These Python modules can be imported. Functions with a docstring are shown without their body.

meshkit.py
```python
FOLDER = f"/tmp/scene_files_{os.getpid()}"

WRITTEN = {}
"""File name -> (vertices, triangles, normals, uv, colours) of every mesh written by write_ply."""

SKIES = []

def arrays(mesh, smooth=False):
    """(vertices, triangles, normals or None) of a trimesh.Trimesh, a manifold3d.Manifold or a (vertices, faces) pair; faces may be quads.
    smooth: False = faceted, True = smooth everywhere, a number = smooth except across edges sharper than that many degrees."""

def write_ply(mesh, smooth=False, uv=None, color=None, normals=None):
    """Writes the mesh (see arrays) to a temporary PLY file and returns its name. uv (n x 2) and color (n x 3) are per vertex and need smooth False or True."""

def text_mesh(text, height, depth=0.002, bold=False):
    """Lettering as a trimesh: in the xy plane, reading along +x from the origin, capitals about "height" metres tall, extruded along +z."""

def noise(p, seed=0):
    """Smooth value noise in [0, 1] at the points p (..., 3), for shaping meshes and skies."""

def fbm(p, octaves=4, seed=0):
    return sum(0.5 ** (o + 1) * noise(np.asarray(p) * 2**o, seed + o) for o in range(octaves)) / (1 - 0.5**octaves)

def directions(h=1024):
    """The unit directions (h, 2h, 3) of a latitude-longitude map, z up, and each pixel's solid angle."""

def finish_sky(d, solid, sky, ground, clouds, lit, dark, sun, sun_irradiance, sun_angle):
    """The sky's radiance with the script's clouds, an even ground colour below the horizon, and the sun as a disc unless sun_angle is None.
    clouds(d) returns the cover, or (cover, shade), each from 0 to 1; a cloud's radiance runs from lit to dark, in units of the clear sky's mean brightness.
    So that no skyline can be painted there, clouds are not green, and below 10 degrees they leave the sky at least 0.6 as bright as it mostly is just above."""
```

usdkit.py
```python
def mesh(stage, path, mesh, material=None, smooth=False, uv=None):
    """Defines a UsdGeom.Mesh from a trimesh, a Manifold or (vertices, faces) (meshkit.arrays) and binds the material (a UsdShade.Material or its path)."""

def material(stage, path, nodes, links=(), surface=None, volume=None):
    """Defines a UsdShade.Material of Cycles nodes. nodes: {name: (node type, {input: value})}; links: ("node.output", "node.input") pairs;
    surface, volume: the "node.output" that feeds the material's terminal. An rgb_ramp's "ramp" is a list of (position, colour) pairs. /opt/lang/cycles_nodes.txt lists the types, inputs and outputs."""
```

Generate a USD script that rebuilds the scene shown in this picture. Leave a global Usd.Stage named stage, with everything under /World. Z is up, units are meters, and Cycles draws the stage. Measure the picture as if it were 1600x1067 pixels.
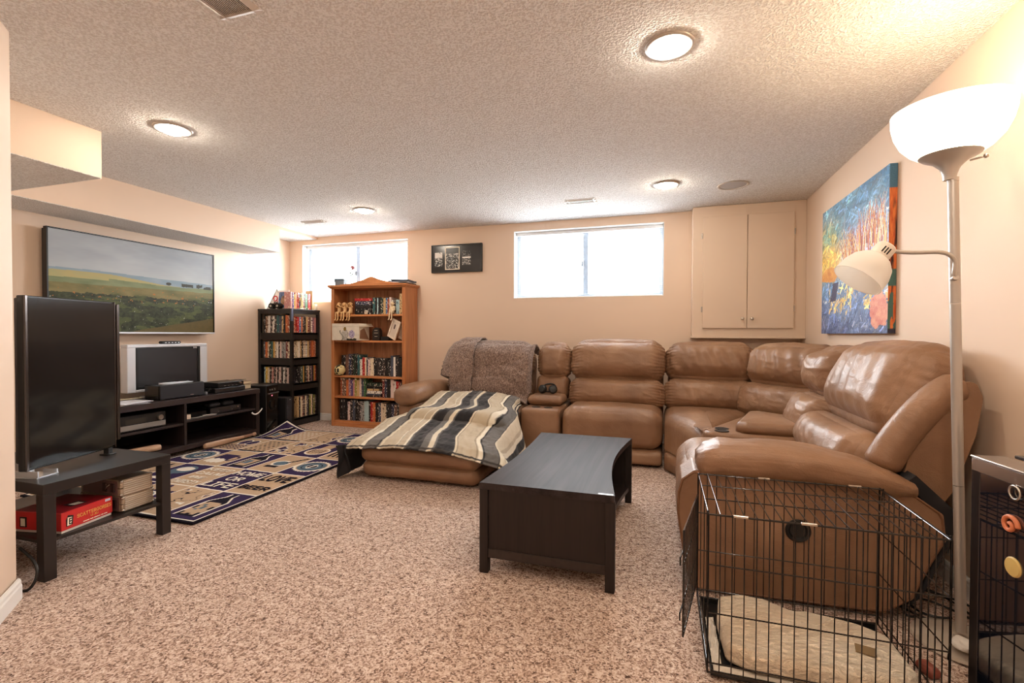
import math, random
import numpy as np
import trimesh
import manifold3d as m3
from shapely.geometry import Polygon
import meshkit, usdkit
from pxr import Usd, UsdGeom, UsdLux, UsdShade, Sdf, Gf, Vt

stage = Usd.Stage.CreateInMemory()
UsdGeom.SetStageUpAxis(stage, "Z")
UsdGeom.SetStageMetersPerUnit(stage, 1.0)
UsdGeom.Xform.Define(stage, "/World")
UsdGeom.Scope.Define(stage, "/World/Looks")

# ------------------------------------------------------------------ camera
EYE = np.array([0.0, 0.0, 1.15])
FPX, YAW, PITCH, ROLL = 746.4, 0.305334, -0.015803, 0.002979
_f = np.array([-math.sin(YAW) * math.cos(PITCH), math.cos(YAW) * math.cos(PITCH), math.sin(PITCH)])
_r0 = np.array([math.cos(YAW), math.sin(YAW), 0.0]); _u0 = np.cross(_r0, _f)
_r = _r0 * math.cos(ROLL) + _u0 * math.sin(ROLL); _u = -_r0 * math.sin(ROLL) + _u0 * math.cos(ROLL)
cam = UsdGeom.Camera.Define(stage, "/World/camera")
cam.AddTransformOp().Set(Gf.Matrix4d(*_r, 0, *_u, 0, *(-_f), 0, *EYE, 1))
cam.CreateHorizontalApertureAttr(36.0); cam.CreateVerticalApertureAttr(36.0 * 1067 / 1600)
cam.CreateFocalLengthAttr(FPX / 1600 * 36.0)
cam.CreateClippingRangeAttr(Gf.Vec2f(0.02, 100))
EXPOSURE = 0.80
cam.CreateExposureAttr(EXPOSURE)

# ------------------------------------------------------------------ sky and daylight
DAY, BULB = (0.92, 0.97, 1.0), (1.0, 0.87, 0.71)
W_SKY, W_WIN, W_POT, W_LAMP = 3.0, 13.0, 118.0, 9.0
dome = UsdLux.DomeLight.Define(stage, "/World/sky")
dome.CreateIntensityAttr(W_SKY); dome.CreateColorAttr(Gf.Vec3f(*DAY))
WINS = {1: (-4.63, -3.03, 1.56, 2.335), 2: (-1.65, 0.008, 1.56, 2.335)}
for k, (a, b, c, d) in WINS.items():     # daylight standing in each window opening, outside the glass
    L = UsdLux.RectLight.Define(stage, f"/World/window_daylight_{k}")
    L.CreateWidthAttr(b - a); L.CreateHeightAttr(d - c); L.CreateIntensityAttr(W_WIN); L.CreateColorAttr(Gf.Vec3f(*DAY))
    # rect lights shine along their -Z: turned to shine in and downwards, as the sky does
    L.AddTranslateOp().Set(Gf.Vec3d((a + b) / 2, 5.70, (c + d) / 2 + 0.12)); L.AddRotateXOp().Set(-78.0)

# ------------------------------------------------------------------ helpers: prims
LOOKS = {}
def s2l(c):
    c = np.asarray(c, float)
    if c.max() > 1.0: c = c / 255.0
    return np.where(c <= 0.04045, c / 12.92, ((c + 0.055) / 1.055) ** 2.4)
def new_mat(name, nodes, links=(), surface="p.BSDF"):
    if name not in LOOKS:
        LOOKS[name] = usdkit.material(stage, "/World/Looks/" + name, nodes, links, surface=surface)
    return LOOKS[name]
def plain(name, rgb, rough=0.5, metal=0.0, spec=0.5, coat=0.0, bump=None, emit=0.0, emit_rgb=None, sheen=0.0):
    """rgb in sRGB 0..255. bump = (scale, distance)."""
    if name in LOOKS: return LOOKS[name]
    c = tuple(s2l(rgb))
    p = {"base_color": c, "roughness": rough, "metallic": metal, "specular_ior_level": spec, "coat_weight": coat}
    if sheen: p.update(sheen_weight=sheen, sheen_roughness=0.5)
    if emit: p.update(emission_color=tuple(emit_rgb or c), emission_strength=emit)
    nodes, links = {"p": ("principled_bsdf", p)}, []
    if bump:
        nodes["tc"] = ("texture_coordinate", {}); nodes["n"] = ("noise_texture", {"scale": bump[0], "detail": 3})
        nodes["b"] = ("bump", {"distance": bump[1], "strength": 1.0})
        links = [("tc.object", "n.vector"), ("n.fac", "b.height"), ("b.normal", "p.normal")]
    return new_mat(name, nodes, links)
def painted(name, rough=0.6, spec=0.3, coat=0.0, bump=None, emit=0.0, sheen=0.0):
    """A material whose colour is the mesh's own print (primvar 'print')."""
    if name in LOOKS: return LOOKS[name]
    nodes = {"a": ("attribute", {"attribute": "print"}), "p": ("principled_bsdf", {"roughness": rough, "specular_ior_level": spec, "coat_weight": coat, "emission_strength": emit, "sheen_weight": sheen})}
    links = [("a.color", "p.base_color")]
    if emit: links.append(("a.color", "p.emission_color"))
    if bump:
        nodes["tc"] = ("texture_coordinate", {}); nodes["n"] = ("noise_texture", {"scale": bump[0], "detail": 3})
        nodes["b"] = ("bump", {"distance": bump[1], "strength": 1.0})
        links += [("tc.object", "n.vector"), ("n.fac", "b.height"), ("b.normal", "p.normal")]
    return new_mat(name, nodes, links)

USED = {}
def numbered(parent, name):
    k = (parent, name); n = USED.get(k, 0); USED[k] = n + 1
    return f"{parent}/{name}" if n == 0 else f"{parent}/{name}_{n:03d}"
class Thing:
    def __init__(s, path, loc): s.path, s.loc = path, np.asarray(loc, float)
def _tag(prim, label=None, cat=None, group=None, kind=None):
    for k, v in (("label", label), ("category", cat), ("group", group), ("kind", kind)):
        if v: prim.SetCustomDataByKey(k, v)
def thing(name, label, cat, loc=(0, 0, 0), group=None, kind=None):
    p = numbered("/World", name); x = UsdGeom.Xform.Define(stage, p)
    x.AddTranslateOp().Set(Gf.Vec3d(*map(float, loc)))
    _tag(x.GetPrim(), label, cat, group, kind)
    return Thing(p, loc)
def _tri(mesh):
    return mesh if isinstance(mesh, trimesh.Trimesh) else trimesh.Trimesh(*meshkit.arrays(mesh)[:2], process=False)
def _write(path, mesh, mat, off, smooth, col=None):
    if isinstance(mesh, (list, tuple)) and len(mesh) and isinstance(mesh[0], trimesh.Trimesh): mesh = trimesh.util.concatenate(mesh)
    m = _tri(mesh).copy(); m.vertices = m.vertices - off
    prim = usdkit.mesh(stage, path, m, mat, smooth=smooth)
    if col is not None:
        UsdGeom.PrimvarsAPI(prim).CreatePrimvar("print", Sdf.ValueTypeNames.Color3fArray, "vertex").Set(Vt.Vec3fArray.FromNumpy(np.asarray(col, np.float32)))
    return prim
def part(t, name, mesh, mat, smooth=35, col=None, label=None, kind=None):
    """A part of thing t (or a sub-part when t is a part), mesh given in world coordinates."""
    p = numbered(t.path, name)
    prim = _write(p, mesh, mat, t.loc, smooth, col)
    _tag(prim.GetPrim(), label, None, None, kind)
    return Thing(p, t.loc)
def single(name, label, cat, mesh, mat, group=None, smooth=35, col=None, kind=None):
    """A thing that is one mesh, its origin at the middle of its base."""
    if isinstance(mesh, (list, tuple)) and isinstance(mesh[0], trimesh.Trimesh): mesh = trimesh.util.concatenate(mesh)
    m = _tri(mesh); lo, hi = m.bounds
    off = np.array([(lo[0] + hi[0]) / 2, (lo[1] + hi[1]) / 2, lo[2]])
    p = numbered("/World", name)
    prim = _write(p, m, mat, off, smooth, col)
    prim.AddTranslateOp().Set(Gf.Vec3d(*map(float, off)))
    _tag(prim.GetPrim(), label, cat, group, kind)
    return Thing(p, off)
def struct(name, mesh, mat, parent=None, smooth=False, label=None, cat=None):
    if parent: return part(parent, name, mesh, mat, smooth)
    return single(name, label, cat, mesh, mat, smooth=smooth, kind="structure")
def copy_of(src, name, loc, label=None, cat=None, group=None, rz=0):
    p = numbered("/World", name); x = UsdGeom.Xform.Define(stage, p)
    x.AddTranslateOp().Set(Gf.Vec3d(*map(float, loc)))
    if rz: x.AddRotateZOp().Set(rz)
    # the copy's children refer to the source's parts
    x.GetPrim().GetReferences().AddInternalReference(src.path); x.GetPrim().SetInstanceable(True)
    _tag(x.GetPrim(), label, cat, group)
    return Thing(p, loc)

# ------------------------------------------------------------------ helpers: shapes
def R3(rx=0, ry=0, rz=0):
    return trimesh.transformations.euler_matrix(math.radians(rx), math.radians(ry), math.radians(rz), "sxyz")
def put(m, loc=(0, 0, 0), rx=0, ry=0, rz=0):
    m = m.copy(); M = R3(rx, ry, rz); M[:3, 3] = loc; m.apply_transform(M); return m
def box(x0, x1, y0, y1, z0, z1, c=0.0):
    lo, hi = np.array([x0, y0, z0], float), np.array([x1, y1, z1], float)
    h, mid = (hi - lo) / 2, (hi + lo) / 2
    c = min(c, h.min() * 0.95)
    if c <= 0:
        m = trimesh.creation.box(hi - lo); m.apply_translation(mid); return m
    pts = []
    for s in np.ndindex(2, 2, 2):
        sg = np.array(s) * 2 - 1
        for a in range(3):
            q = h - c; q[a] = h[a]; pts.append(mid + sg * q)
    return trimesh.convex.convex_hull(np.array(pts))
def hull(pts): return trimesh.convex.convex_hull(np.asarray(pts, float))
def cyl(p, q, r, n=16, r2=None):
    p, q = np.asarray(p, float), np.asarray(q, float); r2 = r if r2 is None else r2
    return loft([_ring(p, q - p, r, n), _ring(q, q - p, r2, n)])
def _frame(d):
    d = np.asarray(d, float) / np.linalg.norm(d)
    a = np.array([0, 0, 1.0]) if abs(d[2]) < 0.9 else np.array([1.0, 0, 0])
    u = np.cross(a, d); u /= np.linalg.norm(u); return u, np.cross(d, u)
def _ring(c, d, r, n):
    u, v = _frame(d); t = np.linspace(0, 2 * np.pi, n, endpoint=False)
    return np.asarray(c) + r * (np.cos(t)[:, None] * u + np.sin(t)[:, None] * v)
def loft(rings, cap=True, closed=False):
    n = len(rings[0]); v = np.vstack(rings); f = []
    k = len(rings)
    idx = np.arange(n); nxt = (idx + 1) % n
    for i in range(k if closed else k - 1):
        a, b = i * n, ((i + 1) % k) * n
        f.append(np.stack([a + idx, a + nxt, b + nxt], 1)); f.append(np.stack([a + idx, b + nxt, b + idx], 1))
    if cap and not closed:
        v = np.vstack([v, rings[0].mean(0), rings[-1].mean(0)]); c0, c1 = k * n, k * n + 1
        f.append(np.stack([np.full(n, c0), nxt, idx], 1)); f.append(np.stack([np.full(n, c1), (k - 1) * n + idx, (k - 1) * n + nxt], 1))
    m = trimesh.Trimesh(v, np.vstack(f), process=False)
    return m
def tube(pts, r, n=6, closed=False):
    P = np.asarray(pts, float); k = len(P)
    d = np.gradient(P, axis=0) if not closed else np.roll(P, -1, 0) - np.roll(P, 1, 0)
    u, v = _frame(d[0]); rings = []; t = np.linspace(0, 2 * np.pi, n, endpoint=False)
    rr = np.broadcast_to(r, (k,))
    for i in range(k):
        di = d[i] / (np.linalg.norm(d[i]) + 1e-12)
        u = u - di * (u @ di); u /= np.linalg.norm(u); v = np.cross(di, u)
        rings.append(P[i] + rr[i] * (np.cos(t)[:, None] * u + np.sin(t)[:, None] * v))
    return loft(rings, closed=closed)
def lathe(prof, c=(0, 0, 0), n=40):
    """prof: (radius, height) points; revolved about z at c. Closes on itself only if the profile does."""
    t = np.linspace(0, 2 * np.pi, n, endpoint=False); rings = []
    for r, z in prof:
        rings.append(np.stack([c[0] + r * np.cos(t), c[1] + r * np.sin(t), np.full(n, c[2] + z)], 1))
    return loft(rings)
def smooth_path(pts, n=40):
    from scipy.interpolate import CubicSpline
    P = np.asarray(pts, float); s = np.r_[0, np.cumsum(np.linalg.norm(np.diff(P, axis=0), axis=1))]
    return CubicSpline(s, P)(np.linspace(0, s[-1], n))
def prism(poly, axis, a, b, c=0.0):
    """A 2-D outline extruded along an axis from a to b. axis z: (x,y); y: (x,z); x: (y,z)."""
    P = poly if isinstance(poly, Polygon) else Polygon(poly)
    m = trimesh.creation.extrude_polygon(P, b - a, engine="earcut")
    v = m.vertices.copy()
    if axis == "z": v[:, 2] += a
    elif axis == "y": v = np.stack([v[:, 0], v[:, 2] + a, v[:, 1]], 1); m.invert()
    else: v = np.stack([v[:, 2] + a, v[:, 0], v[:, 1]], 1)
    return trimesh.Trimesh(v, m.faces, process=False)
def _resample(poly, n):
    g = Polygon(poly).exterior
    return np.array([g.interpolate(t, normalized=True).coords[0] for t in np.linspace(0, 1, n, endpoint=False)])
def pad(poly, z0, z1, r, crown=0.0, n=96, corner=0.0, foot=0.0):
    """An upholstered slab of any outline, its upper edge rounded by r and its top crowned."""
    P = Polygon(poly)
    if corner: P = P.buffer(-corner).buffer(2 * corner).buffer(-corner)
    ring = _resample(P.exterior.coords, n); cen = ring.mean(0)
    t = np.roll(ring, -1, 0) - np.roll(ring, 1, 0); t /= np.linalg.norm(t, axis=1, keepdims=True)
    nn = np.stack([t[:, 1], -t[:, 0]], 1)
    if Polygon(ring).exterior.is_ccw is False: nn = -nn
    rings = []
    def at(inset, z): rings.append(np.column_stack([ring - nn * inset, np.full(n, z)]))
    if foot:
        for a in np.linspace(0, np.pi / 2, 5): at(foot * (1 - math.sin(a)), z0 + foot * (1 - math.cos(a)))
    else: at(0, z0)
    for a in np.linspace(0, np.pi / 2, 8): at(r * (1 - math.cos(a)), z1 - r + r * math.sin(a))
    base = ring - nn * r
    for s in (0.85, 0.65, 0.4, 0.15):
        rings.append(np.column_stack([cen + (base - cen) * s, np.full(n, z1 + crown * (1 - s * s))]))
    m = loft(rings)
    if not Polygon(ring).exterior.is_ccw: m.invert()
    return m
def cushion(hx, hy, hz, r, bulge=(0, 0, 0), n=26, wr=0.0, seed=0, freq=(7, 7, 7), grooves=(), pleat=0.0, lam=0.03, drape=0.0):
    """A stuffed block: rounded by r, each face bulged, wrinkled by wr, grooves = (axis, position, depth)."""
    t = np.linspace(-1, 1, n); t = np.sign(t) * (1 - (1 - np.abs(t)) ** 1.6)
    h = np.array([hx, hy, hz], float); r = min(r, h.min() * 0.98)
    U, V = np.meshgrid(t, t, indexing="ij"); vs, fs, o = [], [], 0
    I = np.arange(n * n).reshape(n, n)
    q = np.stack([I[:-1, :-1], I[1:, :-1], I[1:, 1:], I[:-1, 1:]], -1).reshape(-1, 4)
    for ax in range(3):
        for sg in (-1, 1):
            p = np.zeros((n, n, 3)); p[..., ax] = sg; p[..., (ax + 1) % 3] = U; p[..., (ax + 2) % 3] = V
            vs.append(p.reshape(-1, 3)); fs.append((q if sg > 0 else q[:, ::-1]) + o); o += n * n
    p, f = np.vstack(vs), np.vstack(fs)
    x = p * h; inn = h - r; c = np.clip(x, -inn, inn); d = x - c
    L = np.linalg.norm(d, axis=1, keepdims=True); d = d / np.maximum(L, 1e-9)
    x = c + r * d
    b = np.asarray(bulge, float)
    for ax in range(3):
        k, l = (ax + 1) % 3, (ax + 2) % 3
        x[:, ax] += np.sign(p[:, ax]) * np.abs(p[:, ax]) * b[ax] * (1 - p[:, k] ** 2) * (1 - p[:, l] ** 2)
    f = np.vstack([f[:, [0, 1, 2]], f[:, [0, 2, 3]]])
    if pleat:      # gathers along the side and top seams of the front and back
        px, pz = np.abs(p[:, 0]), np.abs(p[:, 2]); nz = meshkit.fbm(np.stack([x[:, 0] * 6, x[:, 2] * 6, x[:, 1] * 3 + seed], -1), 3, seed + 40) - 0.5
        gx = np.clip((px - 0.62) / 0.30, 0, 1) ** 1.5 * (px < 0.999); gz = np.clip((pz - 0.60) / 0.32, 0, 1) ** 1.5 * (pz < 0.999)
        w = gx * np.sin(2 * np.pi * x[:, 2] / lam + 14 * nz) + 0.7 * gz * np.sin(2 * np.pi * x[:, 0] / (lam * 1.25) + 14 * nz)
        x[:, 1] += np.sign(p[:, 1]) * np.abs(p[:, 1]) * pleat * w; x[:, 0] += np.sign(p[:, 0]) * (px > 0.999) * pleat * np.sin(2 * np.pi * x[:, 2] / lam + 14 * nz)
    if drape:      # soft upright folds across the front
        nz = meshkit.fbm(np.stack([x[:, 0] * 2.5, x[:, 2] * 3.5, x[:, 1] * 0 + seed], -1), 3, seed + 60) - 0.5
        x[:, 1] += np.sign(p[:, 1]) * (np.abs(p[:, 1]) > 0.999) * drape * np.sin(2 * np.pi * (x[:, 0] + 0.35 * x[:, 2]) / 0.115 + 10 * nz) * (1 - p[:, 0] ** 4) * (1 - p[:, 2] ** 4)
    m = trimesh.Trimesh(x, f, process=False); m.merge_vertices(digits_vertex=6)
    if wr or grooves:
        nn = m.vertex_normals.copy(); v = m.vertices.copy()
        if wr:
            a = meshkit.fbm(v * np.asarray(freq) + seed * 7.3, 3, seed); ridge = 1 - np.abs(2 * a - 1) * 1.6
            v = v + nn * (wr * (np.clip(ridge, 0, 1) ** 2 - 0.45))[:, None]
        for ax, pos, dep in grooves:
            v = v - nn * (dep * np.exp(-((m.vertices[:, ax] - pos) / 0.009) ** 2))[:, None]
        m.vertices = v
    return m
def sheet(P, th):
    """A cloth from a grid of points (nu, nv, 3): closed, th thick, the given points on its upper side. Returns mesh and the count of upper points."""
    nu, nv = P.shape[:2]; I = np.arange(nu * nv).reshape(nu, nv)
    q = np.stack([I[:-1, :-1], I[1:, :-1], I[1:, 1:], I[:-1, 1:]], -1).reshape(-1, 4)
    f = np.vstack([q[:, [0, 1, 2]], q[:, [0, 2, 3]]])
    top = trimesh.Trimesh(P.reshape(-1, 3), f, process=False); nn = top.vertex_normals
    low = P.reshape(-1, 3) - nn * th; N = nu * nv
    rim = np.r_[I[:, 0], I[-1, 1:], I[::-1, -1][1:], I[0, ::-1][1:-1]]; nx = np.roll(rim, -1)
    side = np.vstack([np.stack([rim, rim + N, nx + N], 1), np.stack([rim, nx + N, nx], 1)])
    m = trimesh.Trimesh(np.vstack([P.reshape(-1, 3), low]), np.vstack([f, f[:, ::-1] + N, side]), process=False)
    return m, N
def picture_grid(p0, eu, ev, nu, nv):
    """A flat rectangle of nu x nv points from p0 spanned by eu and ev; returns mesh, U, V (0..1)."""
    U, V = np.meshgrid(np.linspace(0, 1, nu), np.linspace(0, 1, nv), indexing="ij")
    P = np.asarray(p0) + U[..., None] * np.asarray(eu) + V[..., None] * np.asarray(ev)
    I = np.arange(nu * nv).reshape(nu, nv)
    q = np.stack([I[:-1, :-1], I[1:, :-1], I[1:, 1:], I[:-1, 1:]], -1).reshape(-1, 4)
    return trimesh.Trimesh(P.reshape(-1, 3), np.vstack([q[:, [0, 1, 2]], q[:, [0, 2, 3]]]), process=False), U.ravel(), V.ravel()
def text_at(s, height, origin, ex, ey, depth=0.0015, bold=False, width=None):
    """Lettering lying in the plane of ex (reading) and ey (up)."""
    m = meshkit.text_mesh(s, height, depth, bold)
    ex, ey = np.asarray(ex, float), np.asarray(ey, float); ez = np.cross(ex, ey)
    v = m.vertices.copy()
    if width: v[:, 0] *= width / np.ptp(v[:, 0])
    w = np.asarray(origin) + v[:, :1] * ex + v[:, 1:2] * ey + v[:, 2:] * ez
    return trimesh.Trimesh(w, m.faces, process=False)
ORD = "zeroth first second third fourth fifth sixth seventh eighth ninth tenth eleventh twelfth thirteenth fourteenth fifteenth sixteenth seventeenth eighteenth nineteenth twentieth twenty-first twenty-second twenty-third twenty-fourth twenty-fifth twenty-sixth twenty-seventh twenty-eighth twenty-ninth thirtieth".split()
def noise2(u, v, s=0, o=4): return meshkit.fbm(np.stack([u, v, np.zeros_like(u) + s * 3.7], -1), o, s)
def mixc(a, b, t): t = np.clip(t, 0, 1)[..., None]; return np.asarray(a) * (1 - t) + np.asarray(b) * t
def C(r, g, b): return s2l((r, g, b))

# ------------------------------------------------------------------ materials
def carpet_mat():
    return new_mat("beige_carpet", {
        "g": ("geometry", {}), "m": ("mapping", {"scale": (1, 1, 0.0)}),
        "w": ("noise_texture", {"scale": 55, "detail": 2}), "wm": ("vector_math", {"math_type": "multiply_add", "vector2": (0.016, 0.016, 0.0)}),
        "v": ("voronoi_texture", {"scale": 165, "feature": "f1", "randomness": 1.0}), "bw": ("separate_color", {}),
        "n": ("noise_texture", {"scale": 210, "detail": 3, "roughness": 0.7}), "n2": ("noise_texture", {"scale": 34, "detail": 3, "roughness": 0.6}),
        "a1": ("math", {"math_type": "multiply_add", "value2": 0.42}), "a2": ("math", {"math_type": "multiply_add", "value2": 0.55}), "a0": ("math", {"math_type": "multiply", "value2": 0.42}),
        "big": ("noise_texture", {"scale": 1.8, "detail": 3}),
        "r": ("rgb_ramp", {"ramp": [(0.0, tuple(C(46, 32, 26))), (0.42, tuple(C(84, 61, 51))), (0.56, tuple(C(162, 131, 114))), (0.71, tuple(C(214, 186, 168))), (1.0, tuple(C(250, 236, 226)))]}),
        "rb": ("rgb_ramp", {"ramp": [(0.3, (0.88, 0.88, 0.88)), (0.7, (1.0, 1.0, 1.0))]}),
        "mx": ("mix_color", {"blend_type": "multiply", "fac": 1.0, "use_clamp": False}),
        "b": ("bump", {"distance": 0.010, "strength": 0.8}),
        "p": ("principled_bsdf", {"roughness": 1.0, "specular_ior_level": 0.05, "sheen_weight": 0.1})},
        [("g.position", "m.vector"), ("m.vector", "w.vector"), ("w.color", "wm.vector1"), ("m.vector", "wm.vector3"), ("wm.vector", "v.vector"), ("m.vector", "n.vector"), ("m.vector", "n2.vector"), ("m.vector", "big.vector"),
         ("v.color", "bw.color"), ("bw.r", "a0.value1"), ("n.fac", "a1.value1"), ("a0.value", "a1.value3"), ("n2.fac", "a2.value1"), ("a1.value", "a2.value3"), ("a2.value", "r.fac"), ("big.fac", "rb.fac"),
         ("r.color", "mx.a"), ("rb.color", "mx.b"), ("mx.result", "p.base_color"), ("a2.value", "b.height"), ("b.normal", "p.normal")])
def stipple_mat():
    return new_mat("stippled_ceiling", {
        "g": ("geometry", {}), "n": ("noise_texture", {"scale": 95, "detail": 2.0, "roughness": 0.5}),
        "r": ("rgb_ramp", {"ramp": [(0.40, (0, 0, 0)), (0.62, (1, 1, 1))]}),
        "b": ("bump", {"distance": 0.0075, "strength": 0.85}), "rc": ("rgb_ramp", {"ramp": [(0.36, tuple(C(228, 223, 219))), (0.60, tuple(C(250, 248, 246)))]}),  # rc paints shade into the stipple hollows, as even light hides the relief
        "p": ("principled_bsdf", {"roughness": 0.95, "specular_ior_level": 0.1})},
        [("g.position", "n.vector"), ("n.fac", "rc.fac"), ("rc.color", "p.base_color"), ("n.fac", "r.fac"), ("r.color", "b.height"), ("b.normal", "p.normal")])
def wall_mat():
    return new_mat("beige_wall_paint", {
        "g": ("geometry", {}), "n": ("noise_texture", {"scale": 260, "detail": 2}), "b": ("bump", {"distance": 0.0006, "strength": 0.6}),
        "p": ("principled_bsdf", {"base_color": tuple(C(230, 206, 184)), "roughness": 0.6, "specular_ior_level": 0.3})},
        [("g.position", "n.vector"), ("n.fac", "b.height"), ("b.normal", "p.normal")])
def wood_mat(name, dark, light, along="z", scale=1.0, rough=0.4, spec=0.5, coat=0.0, knots=False, bump=0.0004, ior=1.5):
    sc = {"x": (1.2, 22, 22), "y": (22, 1.2, 22), "z": (22, 22, 1.2)}[along]
    sc = tuple(s * scale for s in sc)
    nodes = {"tc": ("texture_coordinate", {}), "m": ("mapping", {"scale": sc}), "n": ("noise_texture", {"scale": 1.6, "detail": 5, "roughness": 0.6, "distortion": 0.6}),
             "r": ("rgb_ramp", {"ramp": [(0.3, tuple(s2l(dark))), (0.7, tuple(s2l(light)))]}),
             "b": ("bump", {"distance": bump, "strength": 0.6}),
             "p": ("principled_bsdf", {"roughness": rough, "specular_ior_level": spec, "coat_weight": coat, "ior": ior})}
    return new_mat(name, nodes, [("tc.object", "m.vector"), ("m.vector", "n.vector"), ("n.fac", "r.fac"), ("r.color", "p.base_color"), ("n.fac", "b.height"), ("b.normal", "p.normal")])
def leather_mat():
    return new_mat("tan_leather", {
        "tc": ("texture_coordinate", {}), "v": ("voronoi_texture", {"scale": 190, "feature": "f1"}), "n": ("noise_texture", {"scale": 9, "detail": 5, "roughness": 0.62, "distortion": 1.2}),
        "big": ("noise_texture", {"scale": 3.2, "detail": 3}),
        "r": ("rgb_ramp", {"ramp": [(0.25, tuple(C(122, 90, 66))), (0.55, tuple(C(147, 112, 85))), (0.8, tuple(C(169, 136, 108)))]}),
        "b1": ("bump", {"distance": 0.0007, "strength": 0.35}), "b2": ("bump", {"distance": 0.010, "strength": 0.5}),
        "p": ("principled_bsdf", {"roughness": 0.45, "specular_ior_level": 0.5})},
        [("tc.object", "v.vector"), ("tc.object", "n.vector"), ("tc.object", "big.vector"), ("big.fac", "r.fac"), ("r.color", "p.base_color"),
         ("n.fac", "b2.height"), ("v.distance", "b1.height"), ("b2.normal", "b1.normal"), ("b1.normal", "p.normal")])
M_CARPET, M_CEIL, M_WALL, M_LEATHER = carpet_mat(), stipple_mat(), wall_mat(), leather_mat()
M_WHITE = plain("white_trim_paint", (240, 238, 234), 0.45)
M_ESP = wood_mat("espresso_wood", (30, 22, 21), (48, 37, 34), "y", rough=0.42, spec=0.5)
M_ESP_Z = wood_mat("espresso_wood_upright", (24, 18, 17), (40, 30, 28), "z", rough=0.5, spec=0.35)
M_BLACKWOOD = plain("black_brown_laminate", (34, 28, 27), 0.38)
M_BLACK = plain("black_plastic", (18, 18, 19), 0.4)
M_GLOSS = plain("gloss_black", (10, 10, 11), 0.12)
M_CHROME = plain("brushed_metal", (200, 192, 182), 0.3, metal=1.0)
M_SILVER = plain("silver_plastic", (214, 216, 222), 0.35, metal=0.2)
M_PINE = wood_mat("honey_pine", (168, 98, 54), (206, 140, 88), "z", rough=0.42, coat=0.15)
M_PINE_X = wood_mat("honey_pine_boards", (176, 104, 58), (214, 148, 94), "x", rough=0.42, coat=0.15)
M_PINE_BACK = wood_mat("pine_back_boards", (140, 84, 50), (196, 138, 96), "z", scale=0.8, rough=0.5)
# ================================================================== the room
H, XL, XR, YB = 2.425, -4.84, 1.287, 5.295
struct("floor", box(-5.1, 1.5, -2.7, 5.7, -0.1, 0.0), M_CARPET, label="beige and brown flecked shag carpet floor", cat="floor")
struct("ceiling", box(-5.1, 1.5, -2.7, 5.7, H, H + 0.12), M_CEIL, label="off-white stippled ceiling of the room", cat="ceiling")
bw = m3.Manifold.cube([6.6, 0.25, H + 0.06]).translate([-5.1, YB, -0.03])
for a, b, c, d in WINS.values(): bw -= m3.Manifold.cube([b - a, 1.0, d - c]).translate([a, YB - 0.4, c])
struct("wall_back", bw, M_WALL, label="beige back wall with two high basement windows", cat="wall")
struct("wall_right", box(XR, XR + 0.15, -2.6, YB + 0.2, -0.03, H + 0.03), M_WALL, label="beige right wall behind the lamp and painting", cat="wall")
struct("wall_left", box(XL - 0.15, XL, 1.3, YB + 0.2, -0.03, H + 0.03), M_WALL, label="beige left wall behind the televisions", cat="wall")
struct("wall_near", prism([(-5.0, 1.31), (-2.655, 1.31), (-2.02, 0.71), (-2.02, -2.65), (-5.0, -2.65)], "z", -0.03, H + 0.03), M_WALL, label="near wall corner at the left edge with a slanted face", cat="wall")
struct("wall_front", box(-2.1, XR + 0.1, -2.65, -2.5, -0.03, H + 0.03), M_WALL, label="beige wall behind the camera", cat="wall")
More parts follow.
